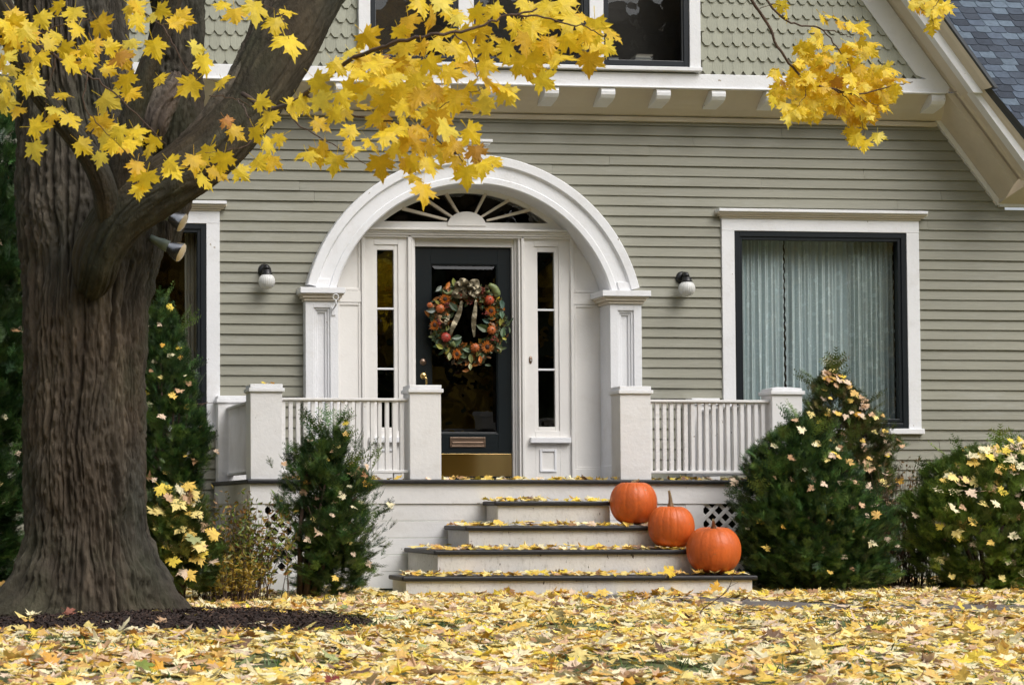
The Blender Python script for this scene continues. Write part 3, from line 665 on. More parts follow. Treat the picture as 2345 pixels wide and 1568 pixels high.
    for k, (l0, l1, r0, r1) in enumerate(((949, 951.5, 1186.5, 1190), (951.5, 953.5, 1182.5, 1186.5), (953.5, 955.5, 1178, 1182.5))):
        y = Y + .004 + .022*k; m.box(PX(l0, Y), PX(l1, Y), y, Y+.16, zd, dz1); m.box(PX(r0, Y), PX(r1, Y), y, Y+.16, zd, dz1)
    m.box(PX(955.5, Y), PX(1178, Y), Y+.05, Y+.16, zh+.001, dz1); m.build('door_frame', WHITE_BOUNCE, house, bevel=.003)
    x0, x1 = PX(955.7, Y), PX(1177.8, Y); gx0_, gx1_ = XD(987), XD(1140); gz1, gz0 = ZD(605), ZD(992)
    m = MB(); zt0 = zd + .02
    m.box(x0, gx0_, YD, YD+.045, zt0, zh); m.box(gx1_, x1, YD, YD+.045, zt0, zh); m.box(gx0_, gx1_, YD, YD+.045, gz1, zh); m.box(gx0_, gx1_, YD, YD+.045, zt0, gz0)
    door = m.build('front_door', DOORP, house, bevel=.002)
    m = MB(); frame_rect(m, gx0_, gx1_, gz0, gz1, .012, YD+.006, YD+.03); m.build('glass_bead', DOORP, door, bevel=.004)
    # bevelled glass: sloping border, flat middle
    bw = .034; a = (gx0_+.012, gx1_-.012, gz0+.012, gz1-.012); b_ = (a[0]+bw, a[1]-bw, a[2]+bw, a[3]-bw); yo, yi = YD+.022, YD+.0165
    g = MB(); o4 = [(a[0],yo,a[2]),(a[1],yo,a[2]),(a[1],yo,a[3]),(a[0],yo,a[3])]; i4 = [(b_[0],yi,b_[2]),(b_[1],yi,b_[2]),(b_[1],yi,b_[3]),(b_[0],yi,b_[3])]
    g.add(o4 + i4, [(0,1,5,4),(1,2,6,5),(2,3,7,6),(3,0,4,7),(4,5,6,7)]); g.build('door_glass', GLASSD, door)
    m = MB(); m.box(x0+.03, x1-.004, YD-.004, YD-.0005, ZD(1090), ZD(1038.6)); m.build('kick_plate', BRASS, door, bevel=.001)
    ms = MB(); c0, c1, e0, e1 = XD(1028.8), XD(1110), ZD(1023.6), ZD(1001)
    frame_rect(ms, c0, c1, e0, e1, .016, YD-.010, YD-.0005); ms.box(c0+.016, c1-.016, YD-.006, YD-.0005, e0+.016, e1-.016); ms.box(c0+.022, c1-.022, YD-.013, YD-.006, e0+.022, e0+.05)
    ms.build('mail_slot', BRONZE, door, bevel=.002)
    q = MB(); cx, cz = XD(969), ZD(829); q.lathe([(1e-4,.018),(.012,.018),(.022,.012),(.03,.008),(.034,0)], (cx, YD, cz), 24, 'y'); ob = q.build('deadbolt', BRONZE, door)
    q = MB(); cz = ZD(861); q.lathe([(1e-4,.014),(.02,.013),(.03,.007),(.034,0)], (XD(969.6), YD, cz), 24, 'y')
    q.tube([(XD(970), YD-.012, cz-.004), (XD(970), YD-.05, cz-.006), (XD(972), YD-.058, cz-.03), (XD(973), YD-.056, cz-.075), (XD(971), YD-.04, cz-.12), (XD(969), YD-.012, cz-.14)], .0105, 10); q.build('door_handle', BRASS, door)
    m = MB(); m.box(XD(950), XD(1190), Y-.03, YD+.1, ZDECK-.001, ZDECK+.022); m.build('threshold', BLACKP, house, bevel=.003)
    # doorbell
    q = MB(); cx, cz = PX(1215.5, Y), PZ(824, Y, 1215); q.lathe([(1e-4,.008),(.012,.008),(.017,.003),(.018,0)], (0,0,0), 20, 'y')
    q.v = [(cx + v[0], Y - .001 + v[1], cz + v[2]*2.1) for v in q.v]; bell = q.build('doorbell', BRONZE, house)
    q = MB(); q.lathe([(1e-4,.014),(.006,.012),(.008,.006)], (cx, Y, cz-.004), 14, 'y'); q.build('button', GLOBE, bell)
    # ring and hook screwed to the left pilaster
    q = MB(); yk = YA - .09; cx = PX(769, yk, 680)
    c = P(769, 680, yk); q.tube([(c[0]+.026*math.cos(t), yk, c[2]+.026*math.sin(t)) for t in np.linspace(0, 2*math.pi, 18)], .005, 8, cap=False)
    q.tube([(c[0], yk, c[2]-.026), (c[0]+.004, yk, c[2]-.06), (c[0], YA-.06, c[2]-.085), (c[0]-.006, YA-.012, c[2]-.10)], .007, 8)
    q.box(c[0]-.022, c[0]+.014, YA-.012, YA-.001, c[2]-.16, c[2]-.09); hk = q.build('line_hook', WHITE, house, bevel=.002)
    # dark hallway behind door and lights
    r = MB(); a, b_, zz = X(800), X(1345), fzt + .1
    r.add([(a,Y+.17,zd),(b_,Y+.17,zd),(b_,3,zd),(a,3,zd),(a,Y+.17,zz),(b_,Y+.17,zz),(b_,3,zz),(a,3,zz)], [(0,1,2,3),(4,5,6,7),(1,2,6,5),(2,3,7,6),(3,0,4,7)]); r.build('hallway', DARKROOM, house)
entrance()

# --- porch
YF = -1.90                                      # front face of posts
def porch():
    yE = -1.96; F = lambda v, y=1000, Y=YF: PX(v, Y, y)
    xL, xR = PX(566, yE, 1100), PX(1848, yE, 1100)
    m = MB(); m.box(xL, xR, yE, YN, ZDECK - .034, ZDECK); o = m.build('porch_floor', TREAD, house, bevel=.01)
    ya = yE + .035; zf = PZ(1153, ya, 900)
    m = MB(); m.box(xL+.03, xR-.03, ya, ya+.03, zf, ZDECK-.035); m.box(xL+.03, xL+.06, ya+.03, 0.02, zf, ZDECK-.035); m.box(xR-.06, xR-.03, ya+.03, .02, zf, ZDECK-.035)
    m.build('porch_fascia', PORCHW, house, bevel=.003)
    # skirt: corner boards, base board, boarded centre and lattice panels
    m = MB(); yb = ya + .008; F2 = lambda v: PX(v, yb, 1250)
    xs0, xs1 = xL+.035, xR-.035
    m.box(xs0, F2(607), yb, yb+.03, 0, zf-.001); m.box(F2(1572), F2(1612), yb, yb+.03, 0, zf-.001); m.box(xs1-.14, xs1, yb, yb+.03, 0, zf-.001)
    zl = PZ(1312, yb, 700)
    m.box(F2(607), F2(845), yb+.001, yb+.028, -.05, zl); m.box(F2(1612), xs1-.14, yb+.001, yb+.028, -.05, zl)
    m.box(F2(845), F2(872), yb, yb+.03, 0, zf-.001)
    z = 0.0; hb = (zf - .001) / 5
    for k in range(5): m.box(F2(872)+.0005, F2(1572)-.0005, yb+.004+random.uniform(0,.003), yb+.026, z+.0015, z+hb-.0015); z += hb
    sk = m.build('porch_skirt', PORCHW, house, bevel=.002)
    for (a, b) in ((F2(607), F2(845)), (F2(1612), xs1-.14)):
        l = MB(); wdt = .030; step = .116; H = zf - zl
        for dirn in (1, -1):
            y0 = yb + (.010 if dirn > 0 else .019); c = a - H
            while c < b + H:
                # slat from bottom (c,zl) going up with slope dirn; clip to the rectangle
                pts = [(c, zl), (c + wdt*1.41, zl), (c + wdt*1.41 + dirn*H, zf), (c + dirn*H, zf)]
                poly = pts
                for (side, lim) in ((1, a), (-1, b)):
                    np_ = []
                    for i in range(len(poly)):
                        p, q = poly[i], poly[(i+1) % len(poly)]; ip, iq = side*(p[0]-lim) >= 0, side*(q[0]-lim) >= 0
                        if ip: np_.append(p)
                        if ip != iq: t = (lim-p[0])/(q[0]-p[0]); np_.append((lim, p[1]+(q[1]-p[1])*t))
                    poly = np_
                    if len(poly) < 3: break
                if len(poly) >= 3: l.prism(poly, y0, y0+.0085)
                c += step
        l.build('lattice', PORCHW, house)
        d = MB(); d.box(a, b, yb+.5, yb+.52, -.05, zf); d.build('crawl_space_shade', DARKROOM, house)  # near-black sheet added to stand in for the shade behind the lattice
    # left return of the skirt: vertical slats
    l = MB(); y = ya+.06
    while y < -.06: l.box(xL+.04, xL+.05, y, y+.055, 0, zf-.001); y += .078
    l.build('skirt_slats', PORCHW, house); d = MB(); d.box(xL+.3, xL+.32, ya+.5, 0, 0, zf); d.build('crawl_space_shade', DARKROOM, house)  # second dark sheet, in place of the shade behind the slats
    # posts
    pw = F(646.6)-F(573.8); zt = PZ(899, YF, 610); zc = PZ(879, YF, 610)
    def post(x0, yf, dep=.22, wdt=pw, peak=False):
        p = MB(); p.box(x0, x0+wdt, yf, yf+dep, ZDECK+.0005, zt); o = p.build('porch_post', PORCHW, house, bevel=.004)
        c = MB(); h = zc - zt; c.box(x0-.006, x0+wdt+.006, yf-.006, yf+dep+.006, zt+.0005, zt+h*.12)
        c.box(x0-.016, x0+wdt+.018, yf-.018, yf+dep+.018, zt+h*.12, zt+h*.55)
        if peak:
            a = [(x0, yf, zt+h*.55), (x0+wdt, yf, zt+h*.55), (x0+wdt, yf+dep, zt+h*.55), (x0, yf+dep, zt+h*.55)]
            b = [(x0, yf, zt+h*.85), (x0+wdt, yf, zt+h*.85), (x0+wdt, yf+dep, zt+h*.85), (x0, yf+dep, zt+h*.85)]; c.hull(a, b)
            k = [(x0+.07, yf+.07, zt+h*1.05), (x0+wdt-.07, yf+.07, zt+h*1.05), (x0+wdt-.07, yf+dep-.07, zt+h*1.05), (x0+.07, yf+dep-.07, zt+h*1.05)]; c.hull([(q[0], q[1], q[2]+.0005) for q in b], k)
        else: c.box(x0-.002, x0+wdt+.004, yf-.004, yf+dep+.004, zt+h*.58, zt+h)
        c.build('post_cap', WHITE, o, bevel=.005)
        return x0, x0+wdt
    A = post(F(573.8), YF); B = post(F(938.8), YF); Cc = post(F(1420.7), YF); D = post(F(1769), YF, peak=True)
    wA = post(A[0], -.17, .15); wD = post(D[0], -.17, .15)
    zr1, zr0 = PZ(911, YF+.07, 800), PZ(918, YF+.07, 800); zb1, zb0 = PZ(1076, YF+.07, 900), PZ(1082.5, YF+.07, 900)
    def rail(x0, x1, n):
        m = MB(); y = YF + .06; m.box(x0, x1, y-.012, y+.062, zr1-.022, zr1); m.box(x0, x1, y+.004, y+.046, zr0-.006, zr1-.0225); m.box(x0, x1, y-.008, y+.058, zb0, zb1)
        o = m.build('railing', PORCHW, house, bevel=.004)
        pt = (x1 - x0 - .008) / n
        for k in range(n):
            b = MB(); xx = x0 + .006 + k*pt; b.box(xx, xx+.033, y+.008, y+.042, zb1-.003, zr0-.005); b.build('baluster', PORCHW, o, bevel=.002)
        m = MB(); xm = x1 - .12; m.box(xm, xm+.07, y, y+.05, ZDECK+.001, zb0-.0005); m.build('rail_block', PORCHW, o)
    rail(A[1]+.0005, B[0]-.0005, 17); rail(Cc[1]+.0005, D[0]-.0005, 17)
    def rail_side(xc, y0, y1, n):
        m = MB(); m.box(xc-.037, xc+.037, y0, y1, zr1-.022, zr1); m.box(xc-.02, xc+.02, y0, y1, zr0-.006, zr1-.0225); m.box(xc-.033, xc+.033, y0, y1, zb0, zb1)
        o = m.build('railing', PORCHW, house, bevel=.004); pt = (y1-y0)/n
        for k in range(n): b = MB(); yy = y0 + .012 + k*pt; b.box(xc-.017, xc+.017, yy, yy+.033, zb1-.003, zr0-.005); b.build('baluster', PORCHW, o, bevel=.002)
    rail_side((A[0]+A[1])/2-.02, YF+.221, -.171, 24); rail_side((D[0]+D[1])/2, YF+.221, -.171, 24)
    # steps, each wrapping round the one above
    ys = [-3.17, -2.86, -2.55, -2.25]; yt = [1319.5, 1259, 1203.8, 1146.9]
    xl = [929.6, 1002.3, 1073.6, 1140]; xr = [1723, 1640, 1535, 1397]; out = []
    for k in range(4):
        x0, x1 = PX(xl[k], ys[k], yt[k]+30), PX(xr[k], ys[k], yt[k]+30); z1 = PZ(yt[k], ys[k]-.03, xl[k])
        zb = -.05 if k <= 1 else out[k-1][4] - .001; th = .036; yb_ = ys[0] + .42 if k == 0 else ya-.001-.0007*k
        m = MB(); m.box(x0, x1, ys[k], yb_, zb, z1-th-.0005); o = m.build('step', STEPW, house, bevel=.003)
        t = MB(); t.box(x0-.035, x1+.035, ys[k]-.032, yb_-.0002, z1-th, z1); t.build('tread', TREAD, o, bevel=.011)
        out.append((x0, x1, ys[k], ya, z1))
    return out
STEPS = porch()

# ------------------------------------------------------------------ wall lanterns
def make_lamp(x, y, label):
    c = P(x, y, 0.0)
    e = empty('wall_lamp', (c[0], -0.018, c[2]), label, 'wall lamp', 'porch wall lamps')
    m = MB(); m.lathe([(1e-4,.03),(.03,.028),(.052,.018),(.062,.006),(.062,-.004)], (0,0,0), 32, 'y'); m.build('back_plate', LAMPB, e, local=True)
    m = MB(); m.tube([(0,-.02,.012), (0,-.06,.03), (0,-.10,.022), (0,-.115,-.01)], [.02,.024,.026,.03], 14); m.lathe([(1e-4,-.004),(.040,-.006),(.043,-.02),(.043,-.036),(.052,-.042),(.052,-.050),(1e-4,-.050)], (0,-.115,0), 32); m.build('arm', LAMPB, e, local=True)
    m = MB(); r = .077
    m.lathe([(max(r*math.cos(a), 1e-4) , r*.97*math.sin(a)) for a in np.linspace(-math.pi/2, math.pi*0.30, 20)], (0,-.115,-.112), 96, 'z', 24, .05); m.build('globe_shade', GLOBE, e, local=True)
    return e
make_lamp(605, 620, 'black wall lamp with ribbed white globe, left of the arched entrance')
make_lamp(1560, 637, 'black wall lamp with ribbed white globe, between arch and right window')

# ------------------------------------------------------------------ pumpkins
def pumpkin(name, cx, ybot, wpx, hpx, Y, z, label, stem, lean=0, ribs=17, squash=0, rot=0):
    d = 18.1 + Y; rx = px2m(wpx, d)/2*1.0; h = px2m(hpx, d)*1.11; c = P(cx, ybot, Y)
    e = empty('pumpkin', (c[0], Y, z), label, 'pumpkin', 'pumpkins on the porch steps', rz=rot)
    nu, nv = 17*8, 40; V = []; T = []; rd = random.Random(cx); jit = [rd.uniform(.6, 1.35) for _ in range(ribs)]; ph = rd.random()*6
    for j in range(nv+1):
        a = -math.pi/2 + math.pi*j/nv
        for i in range(nu):
            th = 2*math.pi*i/nu; q = (th/(2*math.pi)*ribs + .35*math.sin(th*2+ph)) % 1.0; ridx = int(th/(2*math.pi)*ribs) % ribs
            g = abs(2*q-1)**9 * .026*jit[ridx]
            cr = math.copysign(abs(math.cos(a))**0.86, math.cos(a)); r = rx * cr * (1 - g*(0.5+.5*abs(math.cos(a)))) * (1 + .018*math.sin(th*3+ph) + .012*math.sin(th*5+1+ph))
            sa = math.sin(a); zz = h/2 + h/2*math.copysign(abs(sa)**0.93, sa)
            dip = math.exp(-(math.cos(a)/.33)**2); zz += -dip*h*(.085 if a > 0 else -.05) - g*rx*1.2*(1 if a > .5 else 0)*abs(sa)
            x = r*math.cos(th); y = r*math.sin(th)
            x *= 1 + squash*(0.5 - zz/h)*.3
            zz2 = zz + lean*x*(zz/h); V.append((x, y, zz2))
    for j in range(nv):
        for i in range(nu): a_, b_ = j*nu+i, j*nu+(i+1) % nu; T += [a_, b_, b_+nu, a_+nu]
    raw_mesh('body', np.array(V), np.array(T), 4, ORANGE, e, smooth=True, local=True)
    m = MB(); zt = h*.92; sx, sz, cur = stem
    pts = []; rad = []
    for k in range(9):
        t = k/8; pts.append((sx*t*t*px2m(1,d) + lean*.02, -.01*t, zt + sz*px2m(1,d)*t)); rad.append(.016*(1-t)**2 + .0085)
    n0 = len(m.v); m.tube(pts, rad, 20)
    for k in range(n0, len(m.v)):
        i = (k - n0) % 20; row = min((k-n0)//20, 8); p = Vector(pts[row]); q = Vector(m.v[k]); f = 1 + (.22 if i % 4 == 0 else -.1); m.v[k] = tuple(p + (q-p)*f)
    m.build('stem', STEM, e, local=True)
    return e
Zs = [s[4] for s in STEPS]
pumpkin('a', 1451, 1200, 108, 97, -2.40, Zs[2], 'orange pumpkin with hardly any stem, highest on the steps', (14, 9, 0), .0, 17)
pumpkin('b', 1537, 1256, 106, 96, -2.71, Zs[1], 'orange pumpkin with tall upright pale stem, between the other two', (-8, 40, 0), -.02, 16, rot=.4)
pumpkin('c', 1635, 1315, 124, 106, -3.01, Zs[0], 'widest orange pumpkin, on the bottom step, stem leaning left', (-46, 22, 0), .06, 18, rot=1.1)

# ------------------------------------------------------------------ leaves
HALF = [(.0,.0),(.10,-.07),(.22,-.09),(.36,-.17),(.33,-.04),(.44,.0),(.33,.10),(.44,.18),(.60,.24),(.50,.33),(.66,.50),(.47,.46),(.40,.54),(.20,.40),(.22,.58),(.34,.70),(.19,.70),(.15,.84),(.08,.83),(.0,1.05)]
def leaf_template(seed, droop=.25, fold=.15, curl=.25, thin=None):
    rd = random.Random(seed); out = [(x, y) for x, y in HALF] + [(-x, y) for x, y in HALF[-2:0:-1]]
    out = [(x*rd.uniform(.92, 1.08), y*rd.uniform(.94, 1.06)) for x, y in out]
    c = (0, .26); n = len(out); V = [(c[0], c[1], 0)]
    for t in (.5, 1.0):
        for x, y in out: V.append((c[0]+(x-c[0])*t, c[1]+(y-c[1])*t, 0))
    T = []
    for i in range(n):
        j = (i+1) % n; T += [(0, 1+j, 1+i), (1+i, 1+j, 1+n+j), (1+i, 1+n+j, 1+n+i)]
    # petiole
    k = len(V); V += [(-.012, 0, 0), (.012, 0, 0), (.02, -.5, 0), (.0, -.5, 0)]; T += [(k, k+2, k+1), (k, k+3, k+2)]
    a1, a2, a3, p1, p2 = rd.uniform(-.5, 1)*curl, rd.uniform(-.3, 1)*droop, rd.uniform(-1, 1)*curl, rd.random()*6, rd.random()*6
    R2 = []
    for x, y, z in V:
        r = math.hypot(x, y-.26); z = -abs(x)*fold*rd.uniform(.9, 1.1) - a2*(y-.2)*abs(y-.2)*1.2 - a1*x*x*1.6 + a3*x*(y-.2)*1.1 + .05*math.sin(7*x+p1)*r + .05*math.sin(6*y+p2)*r
        if r > .45: z += rd.uniform(-.05, .07)*curl*2.5
        R2.append((x, y-.26, z))
    return np.array(R2), np.array(T)
def leaf_low(seed, curl=.16):
    rd = random.Random(seed); idx = [(0,0),(.36,-.16),(.33,.03),(.62,.25),(.42,.33),(.64,.5),(.22,.42),(.32,.7),(.14,.78),(0,1.05)]
    out = idx + [(-x, y) for x, y in idx[-2:0:-1]]; out = [(x*rd.uniform(.85, 1.15), y*rd.uniform(.9, 1.1)-.3) for x, y in out]
    V = [(0,0,0)] + [(x, y, 0) for x, y in out]; n = len(out); T = [(0, 1+(i+1) % n, 1+i) for i in range(n)]
    b1, b2, b3 = rd.uniform(-1, 1)*curl, rd.uniform(-1, 1)*curl, rd.uniform(-1, 1)*curl; W = []
    for i, (x, y, z) in enumerate(V): W.append((x, y, b1*x*x*2 + b2*y*abs(y)*1.2 + b3*x*y*1.6 + (rd.uniform(-.12, .16)*curl*2 if i else 0)))
    return np.array(W), np.array(T)
HI = [leaf_template(s) for s in range(14)]
LO = [leaf_low(s) for s in range(26)] + [leaf_low(100+s, .45) for s in range(8)]

def leaf_group(name, spots, label, parent=None, kind=None, cat='leaves', dark=False):
    """spots: (x, y, depth, size_px) -> one crown of hanging leaves facing roughly the street"""
    n = len(spots); S = np.array(spots); L = np.array([PD(a, b, c) for a, b, c, _ in spots])
    size = S[:, 3] * S[:, 2] / FPX * 1.02
    nr = np.stack([rng.normal(.0, .62, n), -np.ones(n), rng.normal(.35, .62, n)], 1)
    spin = math.pi + rng.normal(-.45, .55, n)
    M_ = frames(nr, spin) * size[:, None, None]
    c = np.array([(.90,.66,.03),(.92,.70,.045),(.82,.54,.02),(.92,.76,.10),(.74,.46,.02),(.50,.26,.03)])[rng.choice(6, n, p=[.36,.28,.15,.13,.06,.02])] * rng.uniform(.88, 1.08, (n, 1))
    o = scatter(name, HI, rng.integers(0, len(HI), n), M_, L, c, LEAFM, parent, smooth=False)
    return o

# ------------------------------------------------------------------ the maple
BARK = bpy.data.materials.new('maple_bark'); BARK.use_nodes = True
def bark_nodes():
    n = BARK.node_tree.nodes; L = BARK.node_tree.links; b = n['Principled BSDF']; b.inputs['Roughness'].default_value = .85; b.inputs['Specular IOR Level'].default_value = .25
    geo = n.new('ShaderNodeNewGeometry'); at = n.new('ShaderNodeAttribute'); at.attribute_name = 'Col'
    def nz(sc_, st, det=6):
        mp = n.new('ShaderNodeMapping'); mp.inputs['Scale'].default_value = st; L.new(geo.outputs['Position'], mp.inputs['Vector'])
        t = n.new('ShaderNodeTexNoise'); t.inputs['Scale'].default_value = sc_; t.inputs['Detail'].default_value = det; t.inputs['Roughness'].default_value = .65; L.new(mp.outputs[0], t.inputs['Vector']); return t
    r = n.new('ShaderNodeMapRange'); r.inputs['From Min'].default_value = .3; r.inputs['From Max'].default_value = .7; r.inputs['To Min'].default_value = .62; r.inputs['To Max'].default_value = 1.35
    L.new(nz(14, (1, 1, .22)).outputs['Fac'], r.inputs['Value'])
    v = n.new('ShaderNodeVectorMath'); v.operation = 'SCALE'; L.new(at.outputs['Color'], v.inputs[0]); L.new(r.outputs[0], v.inputs['Scale'])
    rp = n.new('ShaderNodeValToRGB'); rp.color_ramp.elements[0].position = .5; rp.color_ramp.elements[1].position = .68; rp.color_ramp.elements[1].color = (.42,.42,.42,1)
    L.new(nz(1.7, (1, 1, .8), 9).outputs['Fac'], rp.inputs[0]); mi = n.new('ShaderNodeMixRGB'); L.new(rp.outputs[0], mi.inputs[0]); L.new(v.outputs[0], mi.inputs[1]); mi.inputs[2].default_value = (.055,.065,.032,1)
    L.new(mi.outputs[0], b.inputs['Base Color'])
    bp = n.new('ShaderNodeBump'); bp.inputs['Strength'].default_value = .9; bp.inputs['Distance'].default_value = .02; L.new(nz(60, (1, 1, .35)).outputs['Fac'], bp.inputs['Height']); L.new(bp.outputs[0], b.inputs['Normal'])
bark_nodes()
def pnoise(u, v, seed, pu):          # periodic in u
    ui = np.floor(u).astype(int); vi = np.floor(v).astype(int); fu, fv = u-ui, v-vi; fu = fu*fu*(3-2*fu); fv = fv*fv*(3-2*fv)
    h = lambda a, b: (np.sin((a % pu)*127.1 + b*311.7 + seed*74.7)*43758.5453) % 1.0
    return (h(ui,vi)*(1-fu)+h(ui+1,vi)*fu)*(1-fv)+(h(ui,vi+1)*(1-fu)+h(ui+1,vi+1)*fu)*fv
def catmull(P0, n):
    P0 = [np.array(p, float) for p in P0]; Q = [2*P0[0]-P0[1]] + P0 + [2*P0[-1]-P0[-2]]; out = []; m = len(P0)-1
    for k in range(n+1):
        t = k/n*m; i = min(int(t), m-1); f = t-i; a, b, c, d = Q[i:i+4]
        out.append(.5*((2*b)+(-a+c)*f+(2*a-5*b+4*c-d)*f*f+(-a+3*b-3*c+d)*f**3))
    return np.array(out)
def bark_tube(name, pts, rad, parent, nu=200, nv=240, ridges=26, depth=.016, col=(.066,.055,.041), extra=None, seed=1, vs=3.0, label=None):
    C4 = catmull([np.append(np.array(p, float), r) for p, r in zip(pts, rad)], nv); C, Rr = C4[:, :3], C4[:, 3]
    T = np.gradient(C, axis=0); T /= np.linalg.norm(T, axis=1, keepdims=True); L = np.concatenate([[0], np.cumsum(np.linalg.norm(np.diff(C, axis=0), axis=1))])
    A = np.zeros_like(C); a = np.array([1.0, .05, 0]); 
    for i in range(nv+1): a = a - T[i]*np.dot(a, T[i]); a /= np.linalg.norm(a); A[i] = a
    B = np.cross(T, A); th = np.linspace(0, 2*np.pi, nu, endpoint=False); TH, LL = np.meshgrid(th, L)
    U = TH/(2*np.pi)
    warp = (pnoise(U*8, LL*vs*.7, seed+1, 8)-.5)*1.6 + (pnoise(U*20, LL*vs*2, seed+2, 20)-.5)*.5
    r1 = 1-np.abs(2*pnoise(U*ridges+warp, LL*vs*.55, seed+3, ridges)-1); r2 = 1-np.abs(2*pnoise(U*ridges*2+warp, LL*vs*1.7, seed+4, ridges*2)-1)
    fine = pnoise(U*ridges*4+warp, LL*vs*9, seed+6, ridges*4)
    n1 = pnoise(U*ridges+warp, LL*vs*.30, seed+3, ridges); n2 = pnoise(U*ridges*2+warp*2, LL*vs*.8, seed+4, ridges*2)
    f1 = np.exp(-(np.abs(2*n1-1)/.22)**2); f2 = np.exp(-(np.abs(2*n2-1)/.25)**2)
    disp = -depth*1.7*f1 - depth*.9*f2 + depth*1.3*(fine-.5) + depth*.8*(r2-.5) + depth*.7*(pnoise(U*ridges+warp*2, LL*vs*3.1, seed+11, ridges)-.5); furrow = np.clip(f1*.55+f2*.3, 0, 1)
    big = (pnoise(U*4, LL*1.3, seed+5, 4)-.5)*.10
    RR = Rr[:, None]*(1+big) + disp
    if extra is not None: RR = extra(RR, TH, C[:, 2][:, None] + 0*TH, LL)
    V = C[:, None, :] + A[:, None, :]*(RR*np.cos(TH))[:, :, None] + B[:, None, :]*(RR*np.sin(TH))[:, :, None]
    i, j = np.meshgrid(np.arange(nu), np.arange(nv)); a_ = j*nu+i; b_ = j*nu+(i+1) % nu
    F = np.stack([a_, b_, b_+nu, a_+nu], -1).ravel()
    tone = (.80+.5*(pnoise(U*ridges*.5, LL*1.5, seed+7, ridges//2)))[:, :, None]*np.array(col)
    red = (pnoise(U*9, LL*2.2, seed+8, 9)[:, :, None]-.5)*np.array([.022, .004, -.004]); Cc = np.clip((tone+red)*(1-.35*furrow[:, :, None]), .005, 1).reshape(-1, 3)  # furrow occlusion is also put into the bark colour
    worn = np.clip((pnoise(U*ridges*2, LL*6, seed+15, ridges*2)-.55)*2.2, 0, 1)*(1-furrow); Cc = Cc*(1+.55*worn.reshape(-1, 1))
    foot = np.clip((.9-V[:, :, 2])/.9, 0, 1)*np.clip((pnoise(U*6, LL*2, seed+16, 6)-.3)*2, 0, 1); Cc = Cc*(1+foot.reshape(-1, 1)*np.array([.05, .22, .10]))
    o = raw_mesh(name, V.reshape(-1, 3), F, 4, BARK, parent, Cc, smooth=True)
    if label: o['label'] = label
    return o
maple = empty('maple_tree', (TX, TY, 0), 'old maple with furrowed brown trunk, thick low limb and yellow leaves', 'tree')
def flare(RR, TH, Z, LL):
    q = np.clip((0.62 - Z)/0.62, 0, 1.3)
    lobes = .5+.5*np.cos(TH*5+.9+.5*np.sin(TH*2)); side = .5+.5*np.cos(2*TH)   # widest across the view
    RR = RR + (q**1.9)*(.07+.17*lobes*.6+.17*side) + .02*np.sin(TH*5+.9+.5*np.sin(TH*2)-np.pi)*q
    RR = RR + (.018*(pnoise(TH/(2*np.pi)*12, Z*9, 31, 12)-.5) + .07*(pnoise(TH/(2*np.pi)*6, Z*4, 33, 6)-.5) + .03*(pnoise(TH/(2*np.pi)*24+Z*2, Z*11, 35, 24)-.5))*np.clip(q*2, 0, 1)
    return RR
def T_(x, y, d): return PD(x, y, d)
def r_(px, d): return px2m(px, d)
bark_tube('trunk', [T_(192,1450,12.4), T_(192,1330,12.4), T_(192,1180,12.4), T_(193,1045,12.4), T_(194,850,12.4), T_(196,700,12.4), T_(205,600,12.45), T_(208,500,12.5), T_(196,380,12.55), T_(180,250,12.6), T_(168,100,12.7), T_(160,-60,12.8), T_(150,-330,13.0)],
          [r_(p, 12.4) for p in (140, 140, 139, 138, 137, 142, 158, 170, 158, 142, 134, 132, 128)], maple, nu=640, nv=900, ridges=44, depth=.020, extra=flare, seed=3, vs=2.5)
bark_tube('fork', [T_(380,560,12.75), T_(388,420,12.8), T_(396,300,12.85), T_(402,180,12.9), T_(405,60,12.9), T_(408,-60,12.95), T_(415,-300,13)], [r_(p, 12.9) for p in (30, 62, 72, 66, 64, 64, 60)], maple, nu=180, nv=260, ridges=18, depth=.015, seed=9)
limb_pts = [T_(200,700,12.25), T_(217,622,11.95), T_(232,565,11.85), T_(285,490,11.75), T_(385,418,11.7), T_(478,345,11.7), T_(548,272,11.75), T_(597,200,11.8), T_(648,110,11.9), T_(715,5,12), T_(775,-90,12.1), T_(850,-260,12.2)]
bark_tube('limb', limb_pts, [r_(p, 11.8) for p in (20, 54, 62, 64, 68, 69, 68, 72, 78, 66, 62, 58)], maple, nu=220, nv=420, ridges=20, depth=.005, col=(.05,.042,.027), seed=14, vs=3.0, label='smooth low limb sweeping up to the right')
bark_tube('limb', [T_(360,450,11.85), T_(430,360,11.75), T_(500,285,11.75), T_(560,205,11.8), T_(598,120,11.95), T_(612,50,12.0), T_(618,-20,12.05)], [r_(p, 11.8) for p in (30, 44, 50, 52, 48, 40, 36)], maple, nu=160, nv=260, ridges=14, depth=.013, col=(.085,.068,.05), seed=21, label='ridged upper part of the low limb')
bark_tube('branch', [T_(262,470,11.75), T_(278,370,11.65), T_(300,270,11.6), T_(332,180,11.55), T_(362,100,11.5), T_(390,20,11.45), T_(410,-60,11.4), T_(440,-200,11.3)], [r_(p, 11.6) for p in (34, 33, 30, 27, 24, 22, 20, 17)], maple, nu=90, nv=200, ridges=12, depth=.003, col=(.05,.042,.030), seed=30)
bark_tube('branch', [T_(250,520,11.75), T_(238,430,11.6), T_(200,350,11.5), T_(140,275,11.4), T_(85,205,11.3), T_(40,130,11.2), T_(5,40,11.1), T_(-40,-80,11.0)], [r_(p, 11.5) for p in (34, 30, 27, 25, 24, 22, 20, 16)], maple, nu=90, nv=200, ridges=12, depth=.003, col=(.05,.042,.030), seed=35)
